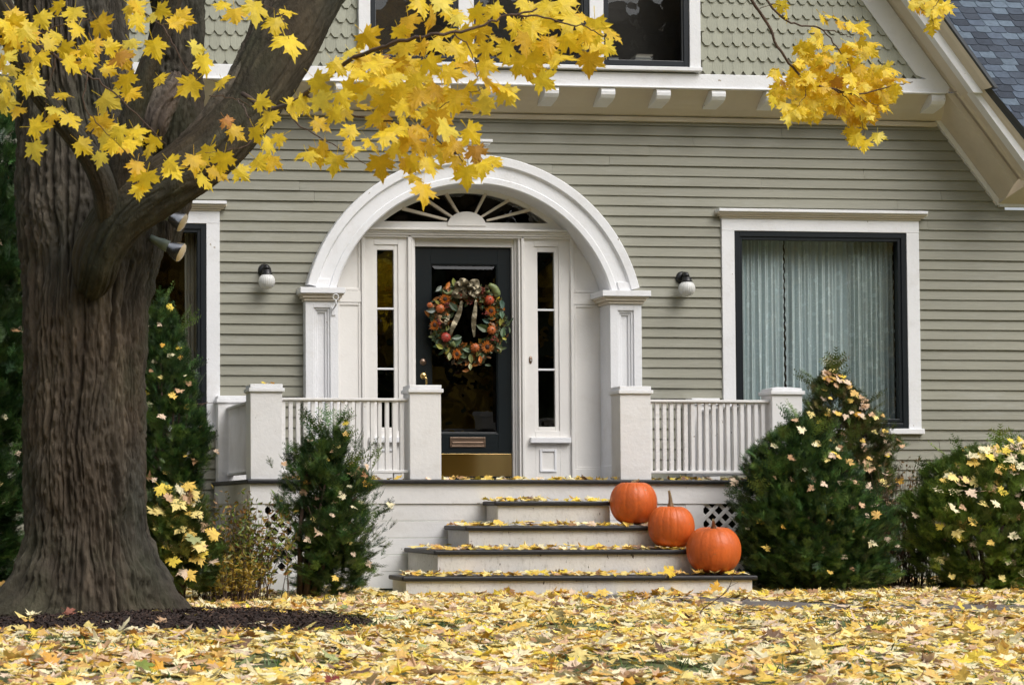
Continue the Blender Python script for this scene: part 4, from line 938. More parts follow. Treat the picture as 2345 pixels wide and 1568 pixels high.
bark_tube('branch', [T_(60,130,12.3), T_(20,60,12.2), T_(-20,-20,12.1), T_(-60,-120,12)], [r_(p, 12) for p in (40, 36, 34, 30)], maple, nu=90, nv=120, ridges=10, depth=.008, seed=38)
# knot of callus where the stems part
bark_tube('burl', [T_(352,330,12.45), T_(350,290,12.42), T_(370,240,12.5), T_(395,200,12.55), T_(400,170,12.6)], [r_(p, 12.4) for p in (20, 38, 40, 28, 12)], maple, nu=100, nv=120, ridges=10, depth=.016, col=(.11,.085,.065), seed=41)
def twigs(paths, parent, name='twig'):
    m = MB()
    for pts, r0, r1 in paths:
        q = catmull([PD(*p) for p in pts], 4*len(pts)); q[1:-1] += rng.normal(0, .0035, (len(q)-2, 3))
        m.tube([tuple(p) for p in q], list(np.linspace(r0, r1, len(q))), 6)
    return m.build(name, WOODY, parent)
TW = [([(555,215,11.5),(600,242,10.6),(650,245,9.6),(700,215,9.0),(760,165,8.6),(850,118,8.4),(900,100,8.3),(980,82,8.2),(1040,75,8.2),(1100,60,8.2),(1160,35,8.2),(1230,20,8.2)], .014, .004),
      ([(1160,35,8.2),(1230,40,8.2),(1300,55,8.2),(1345,62,8.2),(1390,85,8.2)], .005, .002), ([(1040,76,8.2),(1075,110,8.2),(1090,160,8.2),(1095,185,8.2)], .003, .0015),
      ([(700,215,9),(760,250,8.8),(840,270,8.7),(900,280,8.6),(960,300,8.5),(1030,340,8.5),(1060,370,8.5)], .006, .002),
      ([(650,245,9.6),(690,290,9.4),(760,330,9.3),(830,370,9.2),(900,390,9.1)], .004, .0015), ([(960,300,8.5),(1000,250,8.5),(1060,220,8.5),(1110,200,8.5)], .003, .0015),
      ([(545,230,11.2),(560,250,9.6),(575,290,9.3),(570,330,9.2),(520,345,9.1),(470,350,9.0)], .004, .0015), ([(480,220,9.2),(520,222,9.3),(560,235,9.4),(600,262,9.4)], .003, .002),
      ([(0,60,9),(60,90,8.8),(130,130,8.6),(200,170,8.5),(260,210,8.5),(330,280,8.5),(380,330,8.5)], .007, .002), ([(60,90,8.8),(140,60,8.7),(220,40,8.7)], .004, .002), ([(130,130,8.6),(110,200,8.6),(100,280,8.6)], .003, .0015),
      ([(330,30,9),(370,60,8.9),(400,110,8.8),(440,170,8.8),(500,190,8.8)], .004, .0015), ([(200,170,8.5),(190,230,8.5),(230,290,8.5),(310,370,8.5)], .004, .0015),
      ([(520,-20,9),(580,0,8.9),(640,30,8.8),(662,90,8.8)], .003, .0015)]
twigs(TW, maple)
Lf = """33,33 60,70 95,40 134,13 167,30 177,63 227,57,1 17,60 67,80 30,80 20,130 127,80 110,100 73,107 77,157 157,147 200,110 200,140 261,144 247,157 290,187,1 277,127 250,110 300,97 354,104,1 348,37 371,23 398,50 314,50 311,13
451,110 468,144 508,190,1 438,197,1 20,100 10,187 27,160 13,214 144,217 124,247 114,270 84,287 80,341 160,271 187,334 241,227,1 227,277,1 254,294 274,301 261,331 284,338 321,304 351,324 344,344 391,371 314,378 334,411,1 321,435 227,361 448,368 478,348,1 498,391 465,411 512,364 552,391
538,33,1 508,10 588,20,1 629,50 655,27 659,94,2 585,301 612,268 615,334 592,368 639,318 595,234 672,241 695,241 729,187,1 736,234,1 729,284 766,261 702,354 729,354,1 769,368 769,150 60,190 40,50 150,110 215,100 180,120 300,210 370,180 95,130 45,250 5,140 240,320 300,330
841,90,1 934,54,1 914,74 985,43,1 1015,10,1 1031,30,1 1051,43 1018,77,1 928,110,1 965,110 834,134,1 804,124 868,144,1 894,160,1 985,144 1038,110,1 1062,117,1 1031,167,1 1118,114,1 1098,74 1138,87,1 1135,27 1169,40 1219,64,2 1202,7,1 1252,17,1 1252,57 1292,13,1 1312,43,1 1342,40,1 1366,64,1 1399,80 1363,104,1 1393,110 1352,137,1 1282,134,2 1232,110 1185,140,1 1219,140 1245,184,1
918,207,2 851,201,2 804,201,1 824,167,1 958,181,1 998,207,1 1011,221,2 1075,201 1112,224,1 1118,181,1 1152,201,1 1158,214 1075,247,1 1001,274,1 985,254 924,244,1 931,284,1 961,294 951,261 834,244 861,268 807,301 804,348 884,314,1 908,341,1 871,375,1 945,318,1 985,334 981,371,1 1018,294,2 1038,334,1 1048,365 1072,398,1 1078,308,1 1088,348,1 1105,378 1125,368 951,408 971,438,1 941,368 880,230,1 900,180,1 870,180,1 930,150,1 985,190,1 850,150 1040,220,1 960,220,1 960,340 1010,340,1 780,220 790,260 1000,100,1 1060,80 1160,110 1200,90,1 1340,80 1300,90,1 1260,100 1180,60 1060,150 1110,150 1090,30 960,10 540,300 620,370 740,340 800,330 850,330 880,270,1 905,300,1"""
spots = []
for tk in Lf.split():
    p = [float(v) for v in tk.split(',')]; b = p[2] if len(p) > 2 else 0
    x, y = p[0], p[1]; d = 8.4 if x > 700 else (9.0 if x > 430 else 8.7)
    spots.append((x + random.uniform(-4, 4), y + random.uniform(-4, 4), d + random.uniform(-.25, .25), [50, 61, 76][int(b)]*random.uniform(.82, 1.12)*(1.0 if x > 430 else .95)))
    if (x > 760 or x < 400) and random.random() < .22: spots.append((x + random.uniform(-28, 28), y + random.uniform(-20, 24), d + random.uniform(0, .5), random.uniform(40, 62)))
leaf_group('foliage', spots, None, maple)

def bough(tw, blobs, singles, d, base, label, cat, size):
    e = empty('maple_bough', PD(base[0], base[1], d), label, cat)
    twigs(tw, e, 'branch'); sp = []
    for cx, cy, rx, ry, n in blobs:
        for _ in range(n):
            a, q = random.random()*6.283, math.sqrt(random.random()); sp.append((cx+rx*q*math.cos(a), cy+ry*q*math.sin(a), d+random.uniform(-.05, .6), size*random.uniform(.75, 1.2)))
    for x, y in singles: sp.append((x, y, d, size*1.05))
    leaf_group('foliage', sp, None, e)
D2 = 12.0
bough([([(1600,-330,D2),(1650,-180,D2),(1690,-60,D2),(1720,0,D2),(1760,60,D2),(1785,115,D2),(1825,165,D2),(1860,192,D2),(1910,205,D2),(1960,218,D2),(2010,205,D2),(2060,195,D2),(2090,188,D2)], .012, .003), ([(1730,-30,D2),(1790,40,D2),(1830,58,D2),(1875,65,D2),(1915,105,D2),(1945,150,D2),(1955,200,D2)], .007, .0025),
       ([(1875,65,D2),(1920,75,D2),(1950,88,D2)], .004, .002), ([(1910,205,D2),(1940,225,D2),(1970,270,D2),(1978,310,D2)], .004, .0015), ([(1840,180,D2),(1845,215,D2),(1825,245,D2)], .003, .0015), ([(1960,218,D2),(2000,240,D2),(2045,240,D2)], .003, .0015),
       ([(1740,20,D2),(1775,10,D2),(1800,22,D2)], .003, .0015)],
      [(1862,110,38,42,20), (1900,160,80,40,44), (1835,215,72,34,36), (1930,215,105,40,64), (2010,190,48,45,34), (1850,252,36,22,12), (1990,245,46,26,18), (1960,268,36,20,9), (1952,305,22,16,5), (1795,190,35,30,12), (1965,105,35,25,12)],
      [(1885,42),(1905,38),(1925,55),(1950,58),(1970,62),(1983,68),(1787,12),(1803,30),(2045,160),(2060,182),(1798,245),(1818,262),(1805,270),(1985,262),(2010,312),(1980,330),(1960,318)], D2, (1690,-60), 'spray of yellow maple leaves hanging before the gable on the right', 'branch', 34)
bough([([(2060,-60,D2),(2080,-10,D2),(2100,15,D2),(2125,32,D2),(2140,60,D2)], .004, .0015), ([(2170,-60,D2),(2150,0,D2),(2128,30,D2)], .004, .0015)],
      [(2118,12,28,16,9), (2155,14,22,14,8)], [(2132,30),(2145,28),(2140,50),(2133,64),(2100,3),(2172,20)], D2, (2060,-60), 'small tip of yellow maple leaves at the top, over the slate roof edge', 'branch', 30)
# flood lamps strapped to the trunk
def flood(x, y, d, label, ang, bulb=True):
    c = PD(x, y, d); e = empty('flood_lamp', c, label, 'flood lamp'); dv = Vector((math.cos(ang), -.25, math.sin(ang))).normalized()
    q = dv.to_track_quat('Z', 'Y').to_matrix()
    def tr(m): m.v = [tuple(q @ Vector(v)) for v in m.v]; return m
    m = MB(); m.lathe([(1e-4,-.14),(.022,-.14),(.024,-.09),(.034,-.05),(.036,-.01),(.030,-.008)], (0,0,0), 24); tr(m).build('lamp_holder', mat('lamp_green%d' % int(x), srgb(110,122,112), .5, bump=.05), e, local=True)
    m = MB(); m.lathe([(.030,-.02),(.034,.0),(.05,.035),(.0605,.07),(.062,.078)], (0,0,0), 32); tr(m).build('reflector', METAL, e, local=True)
    m = MB(); m.lathe([(.062,.078),(.055,.09),(.03,.1),(1e-4,.102)], (0,0,0), 32); tr(m).build('bulb_face', mat('bulb_glass%d' % int(x), (.75,.62,.42), .1, bump=0), e, local=True)
    m = MB(); a = q @ Vector((0,0,-.12)); m.tube([a, a+Vector((-.03,.01,.03)), a+Vector((-.1,.03,.04))], .012, 8); m.build('bracket', METAL, e, local=True)
flood(388, 566, 12.15, 'silver reflector flood lamp on the maple trunk, pointing down right', R_(-28))
flood(392, 497, 12.3, 'upper grey flood lamp on the maple trunk, above the silver one', R_(-30))

# ------------------------------------------------------------------ leaf carpet
PAL = np.array([(.92,.74,.26),(.95,.85,.54),(.88,.60,.12),(.90,.68,.08),(.80,.50,.14),(.66,.42,.24),(.84,.64,.46),(.40,.22,.10),(.20,.11,.07),(.70,.38,.04),(.42,.46,.20)])
PALP = np.array([.24,.28,.13,.08,.08,.04,.12,.02,.02,.02,.008])
PORCH_X0, PORCH_X1 = PX(566, -1.96, 1100), PX(1848, -1.96, 1100)
def carpet():
    N = 92000; x = rng.uniform(-3.5, 18, N); y = rng.uniform(-15.5, -0.3, N)
    d = y + 18.1; px = -210 + x/d*FPX*1.0
    keep = (px > -500) & (px < 3300) & (d > 3.2)
    mr = mulch_r(x, y); keep &= ~((mr < 1.0 + .06*np.sin(x*5)) & (rng.random(N) > .035))
    s0 = STEPS[0]; keep &= ~((x > s0[0]-.02) & (x < s0[1]+.02) & (y > s0[2])); keep &= ~((x > PORCH_X0) & (x < PORCH_X1) & (y > -1.95))
    pd = path_dist(x, y); keep &= ~((pd < .42) & (rng.random(N) > .10 + .38*(smooth_noise(x*1.5, y*3, 4) > .5)))
    # bare grassy patches, and thinner cover in the flower beds
    pn = smooth_noise(x*1.3+5, y*1.9, 9); keep &= ~((pn > .80) & (rng.random(N) > .30)); keep &= ~((y > -2.5) & (rng.random(N) > .6))
    x, y = x[keep], y[keep]; n = len(x)
    z = ground_z(x, y) + .010 + rng.random(n)**1.5*.024
    # leaves drift against the bottom step
    size = rng.uniform(.045, .10, n)
    sg = np.where(rng.random(n) < .12, .5, .13); nr = np.stack([rng.normal(0, 1, n)*sg, rng.normal(-.1, 1, n)*sg-.03, np.ones(n)], 1); flip = rng.random(n) < .5; nr[flip] *= -1
    M_ = frames(nr, rng.random(n)*6.28)*size[:, None, None]
    c = PAL[rng.choice(len(PAL), n, p=PALP/PALP.sum())]*rng.uniform(.88, 1.1, (n, 1))
    br = (smooth_noise(x*.9+3, y*1.4, 21) > .72) & (rng.random(n) < .3); c[br] = c[br]*np.array([.75,.58,.5])
    z += size*.16*np.abs(nr[:, 0]/np.abs(nr[:, 2]))
    o = scatter('fallen_leaves', LO, rng.integers(0, len(LO), n), M_, np.stack([x, y, z], 1), c, DRYM)
    tag(o, 'thick carpet of fallen yellow, cream and tan maple leaves over the lawn', 'fallen leaves', kind='stuff')
carpet()
def leaf_strew(name, pts, label, size=(.06, .11), flat=.5, hi=False, pal=None, lift=.0, facing=None):
    n = len(pts); pts = np.array(pts); s = rng.uniform(size[0], size[1], n)
    nr = np.stack([rng.normal(0, flat, n), rng.normal(-.15, flat, n), np.ones(n)], 1)
    if facing is not None: nr = nr*0.6 + facing
    M_ = frames(nr, rng.random(n)*6.28)*s[:, None, None]; p = PALP if pal is None else np.array(pal)
    c = PAL[rng.choice(len(PAL), n, p=p/p.sum())]*rng.uniform(.9, 1.1, (n, 1)); T = HI if hi else LO
    pts[:, 2] += lift
    o = scatter(name, T, rng.integers(0, len(T), n), M_, pts, c, DRYM); tag(o, label, 'fallen leaves', kind='stuff'); return o
YEL = [.16,.14,.2,.2,.08,.04,.06,.05,.04,.05,0]
words = ['bottom', 'second', 'third', 'top']
for k, st in enumerate(STEPS):
    x0, x1, y0, y1, z1 = st; up = STEPS[k+1] if k < 3 else None; pts = []
    n = [210, 190, 150, 60][k]
    while len(pts) < n:
        x = random.uniform(x0-.02, x1+.02); y = y0 - .01 + (random.random()**.8)*.30
        if up and up[0] - .35 < x < x0 + .7 and random.random() < .6: y = random.uniform(y0, min(y1, y0+(.8 if k else .4)))
        if up and up[0]-.04 < x < up[1]+.04 and y > up[2] - .035: continue
        if k == 3 and random.random() < .5 and x > (x0+x1)/2: continue
        pil = random.random()**2*.016*(1.6 if x < (x0+x1)/2 else 1)
        pts.append((x, min(y, y1-.03), z1 + .008 + pil))
    leaf_strew('fallen_leaves', pts, 'yellow leaves lying on the %s porch step' % words[k], (.045, .085), .2, pal=YEL)
pts = [(random.uniform(PORCH_X0+.3, PORCH_X1-.3), -1.93 + random.random()**1.3*1.6, ZDECK + .008 + random.random()*.012) for _ in range(260)]
leaf_strew('fallen_leaves', pts, 'scattered yellow leaves along the black edge of the porch floor', (.04, .08), .35, pal=YEL)
c = P(612, 878, -1.8); leaf_strew('fallen_leaves', [(c[0]+random.uniform(-.04, .05), -1.8, c[2]+.006) for _ in range(4)], 'few small yellow leaves on the left front porch post cap', (.03, .05), .3, pal=YEL)
# drift against the bottom riser
s0 = STEPS[0]; pts = [(random.uniform(s0[0]-.3, s0[1]+.5), s0[2]-random.random()**1.5*.25-.03, .0+random.random()**2*.035) for _ in range(150)]
leaf_strew('fallen_leaves', pts, 'drift of curled leaves against the bottom riser of the steps', (.05, .09), .4, pal=[.15,.12,.2,.12,.1,.08,.05,.06,.05,.06,.01])
# bright, separate leaves
def one_leaf(x, y, d, px, color, label, nrm, spin, cat='leaf', z=None, t=0):
    p = PD(x, y, d); s = px2m(px, d); tv, tt = HI[t]; M_ = frames(np.array([nrm], float), np.array([spin]))[0]*s
    v = (M_ @ tv.T).T; o = raw_mesh('maple_leaf', v, tt.ravel(), 3, DRYM, None, np.tile(np.array(color), (len(v), 1)), local=True); o.location = [float(q) for q in p]; tag(o, label, cat); return o
def gd(x, y): return .68*FPX/(y-1160)
one_leaf(1768, 1462, gd(0,1475), 62, srgb(112,84,60), 'dark brown curled leaf standing up in the foreground at right', (0,-1,.5), 2.4, t=3)
one_leaf(330, 1522, gd(0,1535), 44, (.20,.26,.04), 'green leaf among the yellow ones, below the mulch bed', (.2,-1,.9), 2.8, t=5)
one_leaf(397, 1408, gd(0,1420), 22, (.24,.30,.06), 'small green leaf on the mulch to the right of the trunk', (.2,-1,.7), 3.0, t=7)
one_leaf(762, 1560, gd(0,1568), 40, srgb(120,36,28), 'dark red leaf at the bottom edge of the lawn', (.3,-.8,.8), 1.0, t=2)
one_leaf(1640, 1345, gd(0,1372), 28, (.75,.42,.04), 'orange leaf leaning on the bottom riser below the widest pumpkin', (0,-1,.3), .3, t=9)
one_leaf(520, 278, 11.1, 34, (.55,.24,.05), 'orange leaf caught against the thick limb of the maple', (0,-1,.2), 2.5, t=4)
one_leaf(1533, 1308, 14.9, 30, (.8,.55,.04), 'yellow leaf propped on the bottom step, left of the widest pumpkin', (.2,-1,.5), .8, t=1)
one_leaf(190, 1410, gd(0,1425)+.2, 44, (.72,.60,.26), 'pale yellow leaf on the mulch at the front of the trunk', (0,-.5,1), 1.2, t=8)
one_leaf(158, 1402, gd(0,1428)+.3, 30, srgb(150,90,70), 'reddish brown leaf leaning on the foot of the maple trunk', (0,-1,.5), 2.2, t=10)
# grass showing between the leaves
def grass():
    N = 26000; x = rng.uniform(-3, 13, N); y = rng.uniform(-13, -2.6, N); pn = smooth_noise(x*1.3+5, y*1.9, 9)
    keep = (pn > .66) & (mulch_r(x, y) > 1.0) & (path_dist(x, y) > .45); k2 = (mulch_r(x, y) > .97) & (mulch_r(x, y) < 1.12) & (rng.random(N) < .6) & (x > MBX); keep |= k2
    s0 = STEPS[0]; keep &= ~((x > s0[0]-.05) & (x < s0[1]+.05) & (y > s0[2]-.02)); keep |= ((y > -4.2) & (y < -3.0) & (rng.random(N) < .35) & ~((x > s0[0]-.05) & (x < s0[1]+.05)) & (path_dist(x, y) > .45))
    x, y = x[keep], y[keep]; n = len(x); z = ground_z(x, y)
    tv = np.array([(-.06,0,0),(.06,0,0),(.02,.25,.62),(.0,.6,1.0)], float); tt = np.array([(0,1,2),(0,2,3)])
    q = rng.random(n)*6.28; c_, s_ = np.cos(q), np.sin(q); h = rng.uniform(.03, .062, n); M_ = np.zeros((n,3,3)); M_[:,0,0] = c_; M_[:,1,0] = s_; M_[:,0,1] = -s_; M_[:,1,1] = c_; M_[:,2,2] = 1
    M_ *= h[:, None, None]; c = np.array([(.09,.17,.04),(.13,.22,.05),(.06,.12,.03)])[rng.integers(0, 3, n)]
    o = scatter('grass', [(tv, tt)], np.zeros(n, int), M_, np.stack([x, y, z], 1), c, YEWM); tag(o, 'green grass blades showing through gaps between the leaves', 'grass', kind='stuff')
grass()
def dead_twig():
    m = MB(); d = gd(0, 1425)
    for pts, a, b in (([(1560,1428,d),(1610,1424,d),(1650,1416,d),(1692,1424,d)], .004, .002), ([(1602,1420,d-.1),(1608,1395,d),(1640,1372,d),(1662,1355,d),(1672,1338,d),(1678,1318,d),(1690,1290,d)], .004, .0018), ([(1640,1372,d),(1662,1366,d),(1690,1358,d)], .002, .001),
                      ([(1655,1360,d),(1668,1345,d),(1690,1332,d)], .002, .001), ([(1612,1392,d),(1604,1370,d),(1606,1352,d)], .0022, .001), ([(1640,1424,d),(1668,1408,d),(1705,1392,d),(1740,1385,d)], .0025, .001), ([(1668,1408,d),(1676,1388,d)], .002, .001)):
        q = catmull([PD(*p) for p in pts], 4*len(pts)); m.tube([tuple(p) for p in q], list(np.linspace(a, b, len(q))), 5)
    o = m.build('fallen_twig', WOODY); tag(o, 'bare forked twig lying before the steps, below the widest pumpkin', 'twig')
dead_twig()

# ------------------------------------------------------------------ shrubs
def spray_template(seed, needles=9, spread=.13, ln=.20, side=True):
    """a short shoot with two ranks of needles along +y, unit length"""
    rd = random.Random(seed); V = [(-.012,0,0),(.012,0,0),(0,1,.02)]; T = [(0,1,2)]
    def rank(o, dr, L, n, nl):
        dr = np.array(dr, float); dr /= np.linalg.norm(dr); sd = np.cross(dr, (0,0,1)); sd /= np.linalg.norm(sd)
        for k in range(n):
            t = (k+.6)/n*L
            for s in (-1, 1):
                b = np.array(o) + dr*t; l = nl*(1-.45*k/n)*rd.uniform(.85, 1.15); tip = b + (sd*s*.86 + dr*.5)*l + np.array((0,0,rd.uniform(.0,.35)*l)); wv = dr*l*.23; i = len(V)
                V.extend([tuple(b-wv), tuple(b+wv), tuple(tip)]); T.append((i, i+1, i+2))
    rank((0,0,0), (0,1,.05), 1.0, needles, ln)
    if side:
        for k in range(2):
            for s in (-1, 1): t = .22+.28*k; rank((0, t, 0), (s*.75, .72, .08), .55-.12*k, 5, ln*.85)
    return np.array(V), np.array(T)
YEW = [spray_template(s) for s in range(6)]; LEAFY = [spray_template(50+s, 7, ln=.26, side=True) for s in range(4)]
def crown_points(fn, n, r):
    pass
def shrub(name, label, cat, cx, ybase, d, profile, n, spray, cols, ry=.85, core=True, temps=YEW, group=None, stems=6, upright=.5, loose=.12, zbase=None, shell=.5):
    """profile: list of (y_px, halfwidth_px, centre_px) silhouette; sprays spread through the outer part of that solid"""
    e_loc = PD(cx, ybase, d); zb = max(0.0, e_loc[2]) if zbase is None else zbase
    e = empty(name, (e_loc[0], e_loc[1], zb), label, cat, group)
    ys = np.array([p[0] for p in profile], float); hw = np.array([p[1] for p in profile], float); cc = np.array([p[2] for p in profile], float)
    o = np.argsort(ys); ys, hw, cc = ys[o], hw[o], cc[o]
    # sample heights in proportion to width
    yy = rng.uniform(ys[0], ys[-1], n*4); w_ = np.interp(yy, ys, hw); keep = rng.random(n*4) < (w_/hw.max())**1.2; yy = yy[keep][:n]; n = len(yy)
    th = rng.random(n)*2*np.pi; w_ = np.interp(yy, ys, hw); cx_ = np.interp(yy, ys, cc); lump = 1 + .16*(pnoise(th/(2*np.pi)*7, yy/38, len(label), 7)-.5)*2 + .10*(pnoise(th/(2*np.pi)*15, yy/16, len(label)+3, 15)-.5)*2
    q = (1 - shell*rng.random(n)**1.6)*lump*(1+rng.normal(0, loose*.4, n))
    K = max(40, n//26); tc = rng.integers(0, K, n); jit = .72 + .28*rng.random(n)
    th0, yy0, q0 = th[:K][tc], yy[:K][tc], np.clip(q[:K][tc]*1.06, 0, 1.22); w0 = np.interp(yy0, ys, hw)
    mixv = rng.random(n) < .78; sp_ = 26/np.maximum(w0, 20)
    th = np.where(mixv, th0 + rng.normal(0, .5, n)*sp_*.9, th); yy = np.where(mixv, np.clip(yy0 + rng.normal(0, 9, n), ys[0]-10, ys[-1]), yy)
    w_ = np.interp(yy, ys, hw); cx_ = np.interp(yy, ys, cc); q = np.where(mixv, q0*(1-.30*rng.random(n)**1.5), q)
    px = cx_ + w_*q*np.cos(th); k = d/FPX; Y = CAM[1] + d + w_*k*ry*q*np.sin(th)*-1
    L = np.array([PD(a, b, d) for a, b in zip(px, yy)]); L[:, 1] = Y
    L[:, 2] = np.maximum(L[:, 2], zb + .02)
    cen = PD(float(cc.mean()), float(ys[-1]*.6+ys[0]*.4), d)
    out = np.stack([np.cos(th), -np.sin(th)*ry, np.zeros(n)], 1)
    topness = np.clip(1-(yy-ys[0])/(ys[-1]-ys[0]), 0, 1)[:, None]
    dirv = out*(1.0-.45*topness) + np.array([0,0,1])*(upright*.7+topness*.9) + rng.normal(0, .33, (n, 3)); dirv /= np.linalg.norm(dirv, axis=1, keepdims=True)
    ref = rng.normal(0, .35, (n, 3)) + np.array([0,0,1.0]); x = np.cross(dirv, ref); x /= np.linalg.norm(x, axis=1, keepdims=True); z = np.cross(x, dirv)
    s = rng.uniform(spray[0], spray[1], n); M_ = np.stack([x, dirv, z], 2)*s[:, None, None]
    cols = np.array(cols); ci_ = rng.choice(len(cols), n); tn = rng.uniform(.6, 1.5, K)[tc][:, None]; c = cols[ci_]*rng.uniform(.75, 1.25, (n, 1))*np.where(mixv[:, None], tn, .7)
    scatter('foliage', temps, rng.integers(0, len(temps), n), M_, L - dirv*s[:, None]*.45, c, YEWM, e)
    if temps is YEW:
        ns = 26; a_ = rng.random(ns)*6.28; yt_ = ys[0] + (ys[-1]-ys[0])*rng.random(ns)**1.6*.7; ww = np.interp(yt_, ys, hw)*.97; Ls = np.array([PD(float(np.interp(y0_, ys, cc)) + w0_*math.cos(t0_), y0_, d) for y0_, w0_, t0_ in zip(yt_, ww, a_)]); Ls[:, 1] -= ww*k*ry*np.sin(a_)
        dv = np.stack([np.cos(a_)*.8, -np.sin(a_)*.8, rng.uniform(.5, 1.5, ns)], 1); dv /= np.linalg.norm(dv, axis=1, keepdims=True); xx_ = np.cross(dv, np.array([.1,.2,1.0])); xx_ /= np.linalg.norm(xx_, axis=1, keepdims=True)
        scatter('shoots', temps, rng.integers(0, len(temps), ns), np.stack([xx_, dv, np.cross(xx_, dv)], 2)*rng.uniform(.14, .26, ns)[:, None, None], Ls, cols[rng.integers(0, len(cols), ns)]*1.1, YEWM, e)
    m = MB()
    for i in range(stems):
        a = i/stems*6.28; b = Vector((e_loc[0]+.05*math.cos(a), e_loc[1]+.05*math.sin(a), zb-.02)); yt = ys[0]+(ys[-1]-ys[0])*random.uniform(.1, .5); tp = PD(float(np.interp(yt, ys, cc)), yt, d); hwm = float(np.interp(yt, ys, hw))*k*.6
        tp = Vector((tp[0]+hwm*math.cos(a), tp[1]+hwm*math.sin(a)*.7, tp[2])); mid = b.lerp(tp, .45) + Vector((random.uniform(-.04,.04), 0, .03)); m.tube([b, mid, tp], [.026, .016, .005], 7)
        for j in range(5):
            s0_ = mid.lerp(tp, random.random()); m.tube([s0_, s0_ + Vector((random.uniform(-.25,.25), random.uniform(-.2,.2), random.uniform(.02,.2)))], [.007, .002], 5)
    m.build('stems', WOODY, e)
    return L, e
GREEN = [(.042,.098,.026),(.065,.14,.032),(.028,.066,.022),(.13,.21,.045)]; OLIVE = [(.05,.085,.02),(.07,.11,.025),(.04,.07,.02)]
def caught(L, n, label, top=None, size=(.035,.075), front=True, pal=None, hi=False):
    w_ = (L[:, 2]-L[:, 2].min())/(np.ptp(L[:, 2])+1e-6); fr = (L[:, 1] < np.median(L[:, 1]))*1.0
    p = (.15 + (w_**(top or 1)))*(.15+fr); p /= p.sum(); idx = rng.choice(len(L), n, replace=False, p=p); pts = L[idx].copy(); pts[:, 1] -= .05; pts[:, 2] += .03
    leaf_strew('caught_leaves', pts, label, size, .55, pal=pal, facing=np.array([0,-.9,.25]), hi=hi)
PINK = [.10,.12,.06,.06,.08,.16,.28,.08,.02,.04,0]
L, e = shrub('yew_bush', 'slender dark green yew in front of the left porch railing', 'bush', 700, 1365, 15.0,
      [(972,40,755),(1000,62,755),(1050,88,750),(1100,105,755),(1150,110,762),(1200,112,765),(1250,118,765),(1300,105,765),(1335,85,762),(1362,60,750)], 3600, (.06,.14), GREEN, stems=7, loose=.4, shell=.85)
caught(L, 46, 'yellow and tan leaves caught in the slender yew by the left railing', 1.5, pal=PINK)
# fine upright shoots above it come from the same recipe with fewer sprays
L, e = shrub('yew_bush', 'broad dark green cone shaped yew in front of the porch at right', 'bush', 1860, 1350, 15.6,
      [(958,14,1838),(985,48,1835),(1020,84,1832),(1070,116,1838),(1130,142,1845),(1200,162,1852),(1260,170,1862),(1310,158,1870),(1350,120,1870)], 12000, (.055,.12), GREEN, stems=8, loose=.15, zbase=0, shell=.45)
caught(L, 60, 'scattered pale leaves caught on the broad cone shaped yew', .7, pal=PINK)
L, e = shrub('yew_bush', 'tall narrow yew before the lace curtained window, topped with tan leaves', 'bush', 1945, 1340, 16.9,
      [(850,12,1905),(880,42,1905),(920,62,1910),(970,88,1925),(1020,102,1942),(1080,108,1945),(1150,108,1945),(1250,100,1945),(1330,70,1945)], 7000, (.055,.12), [(.075,.115,.026),(.105,.145,.032),(.05,.085,.022),(.16,.13,.045)], stems=6, loose=.18, zbase=0, shell=.45)
caught(L, 160, 'tan, pink and yellow leaves caught on the tall narrow yew', 1.4, pal=[.12,.12,.08,.06,.12,.18,.22,.10,.02,.08,0])
L, e = shrub('round_bush', 'rounded green bush at the right edge, heaped with pale leaves', 'bush', 2265, 1355, 15.7,
      [(1026,60,2285),(1050,112,2270),(1090,150,2262),(1150,178,2262),(1220,182,2268),(1290,165,2275),(1355,110,2285)], 11000, (.055,.12), [(.11,.19,.03),(.15,.24,.04),(.07,.13,.025),(.19,.26,.05)], stems=9, loose=.12, zbase=0, shell=.4)
caught(L, 230, 'pale cream and yellow leaves heaped on the rounded bush', 6, pal=[.22,.24,.12,.08,.05,.06,.18,.02,.01,.02,0], size=(.05,.10))
L, e = shrub('yew_bush', 'dark yew between the maple trunk and the left window', 'bush', 385, 1130, 16.9,
      [(690,14,362),(730,36,370),(790,50,380),(850,62,385),(920,76,392),(980,84,396),(1050,84,396),(1130,80,392),(1250,74,390),(1330,60,390)], 7000, (.055,.12), GREEN, stems=6, loose=.2, zbase=0, shell=.5)
caught(L, 40, 'few tan leaves caught on the dark yew beside the maple trunk', 1, pal=PINK)
L, e = shrub('leafy_shrub', 'low leafy shrub covered with yellow leaves right of the maple trunk', 'shrub', 400, 1350, 14.4,
      [(1118,30,395),(1140,62,398),(1190,82,400),(1250,88,405),(1310,85,410),(1350,70,415)], 3600, (.06,.12), [(.07,.12,.025),(.10,.16,.03),(.05,.09,.02),(.14,.16,.03)], stems=7, loose=.25, temps=LEAFY, zbase=0)
caught(L, 60, 'large yellow leaves caught on the low shrub by the trunk', 4, pal=[.2,.1,.3,.2,.05,.05,.06,.02,.01,.03,.02], size=(.08,.13), hi=True)
L, e = shrub('arborvitae', 'tall green arborvitae hedge plant at the left edge behind the maple', 'tree', -60, 1400, 15.2,
      [(200,30,-55),(330,90,-45),(500,118,-40),(700,128,-45),(900,130,-50),(1100,134,-55),(1250,132,-60),(1380,110,-60)], 14000, (.08,.17), [(.03,.085,.02),(.045,.11,.028),(.02,.055,.018),(.06,.12,.03)], stems=6, loose=.4, zbase=0, shell=.6)
caught(L, 50, 'brown and yellow leaves caught low in the arborvitae', .4, pal=PINK)
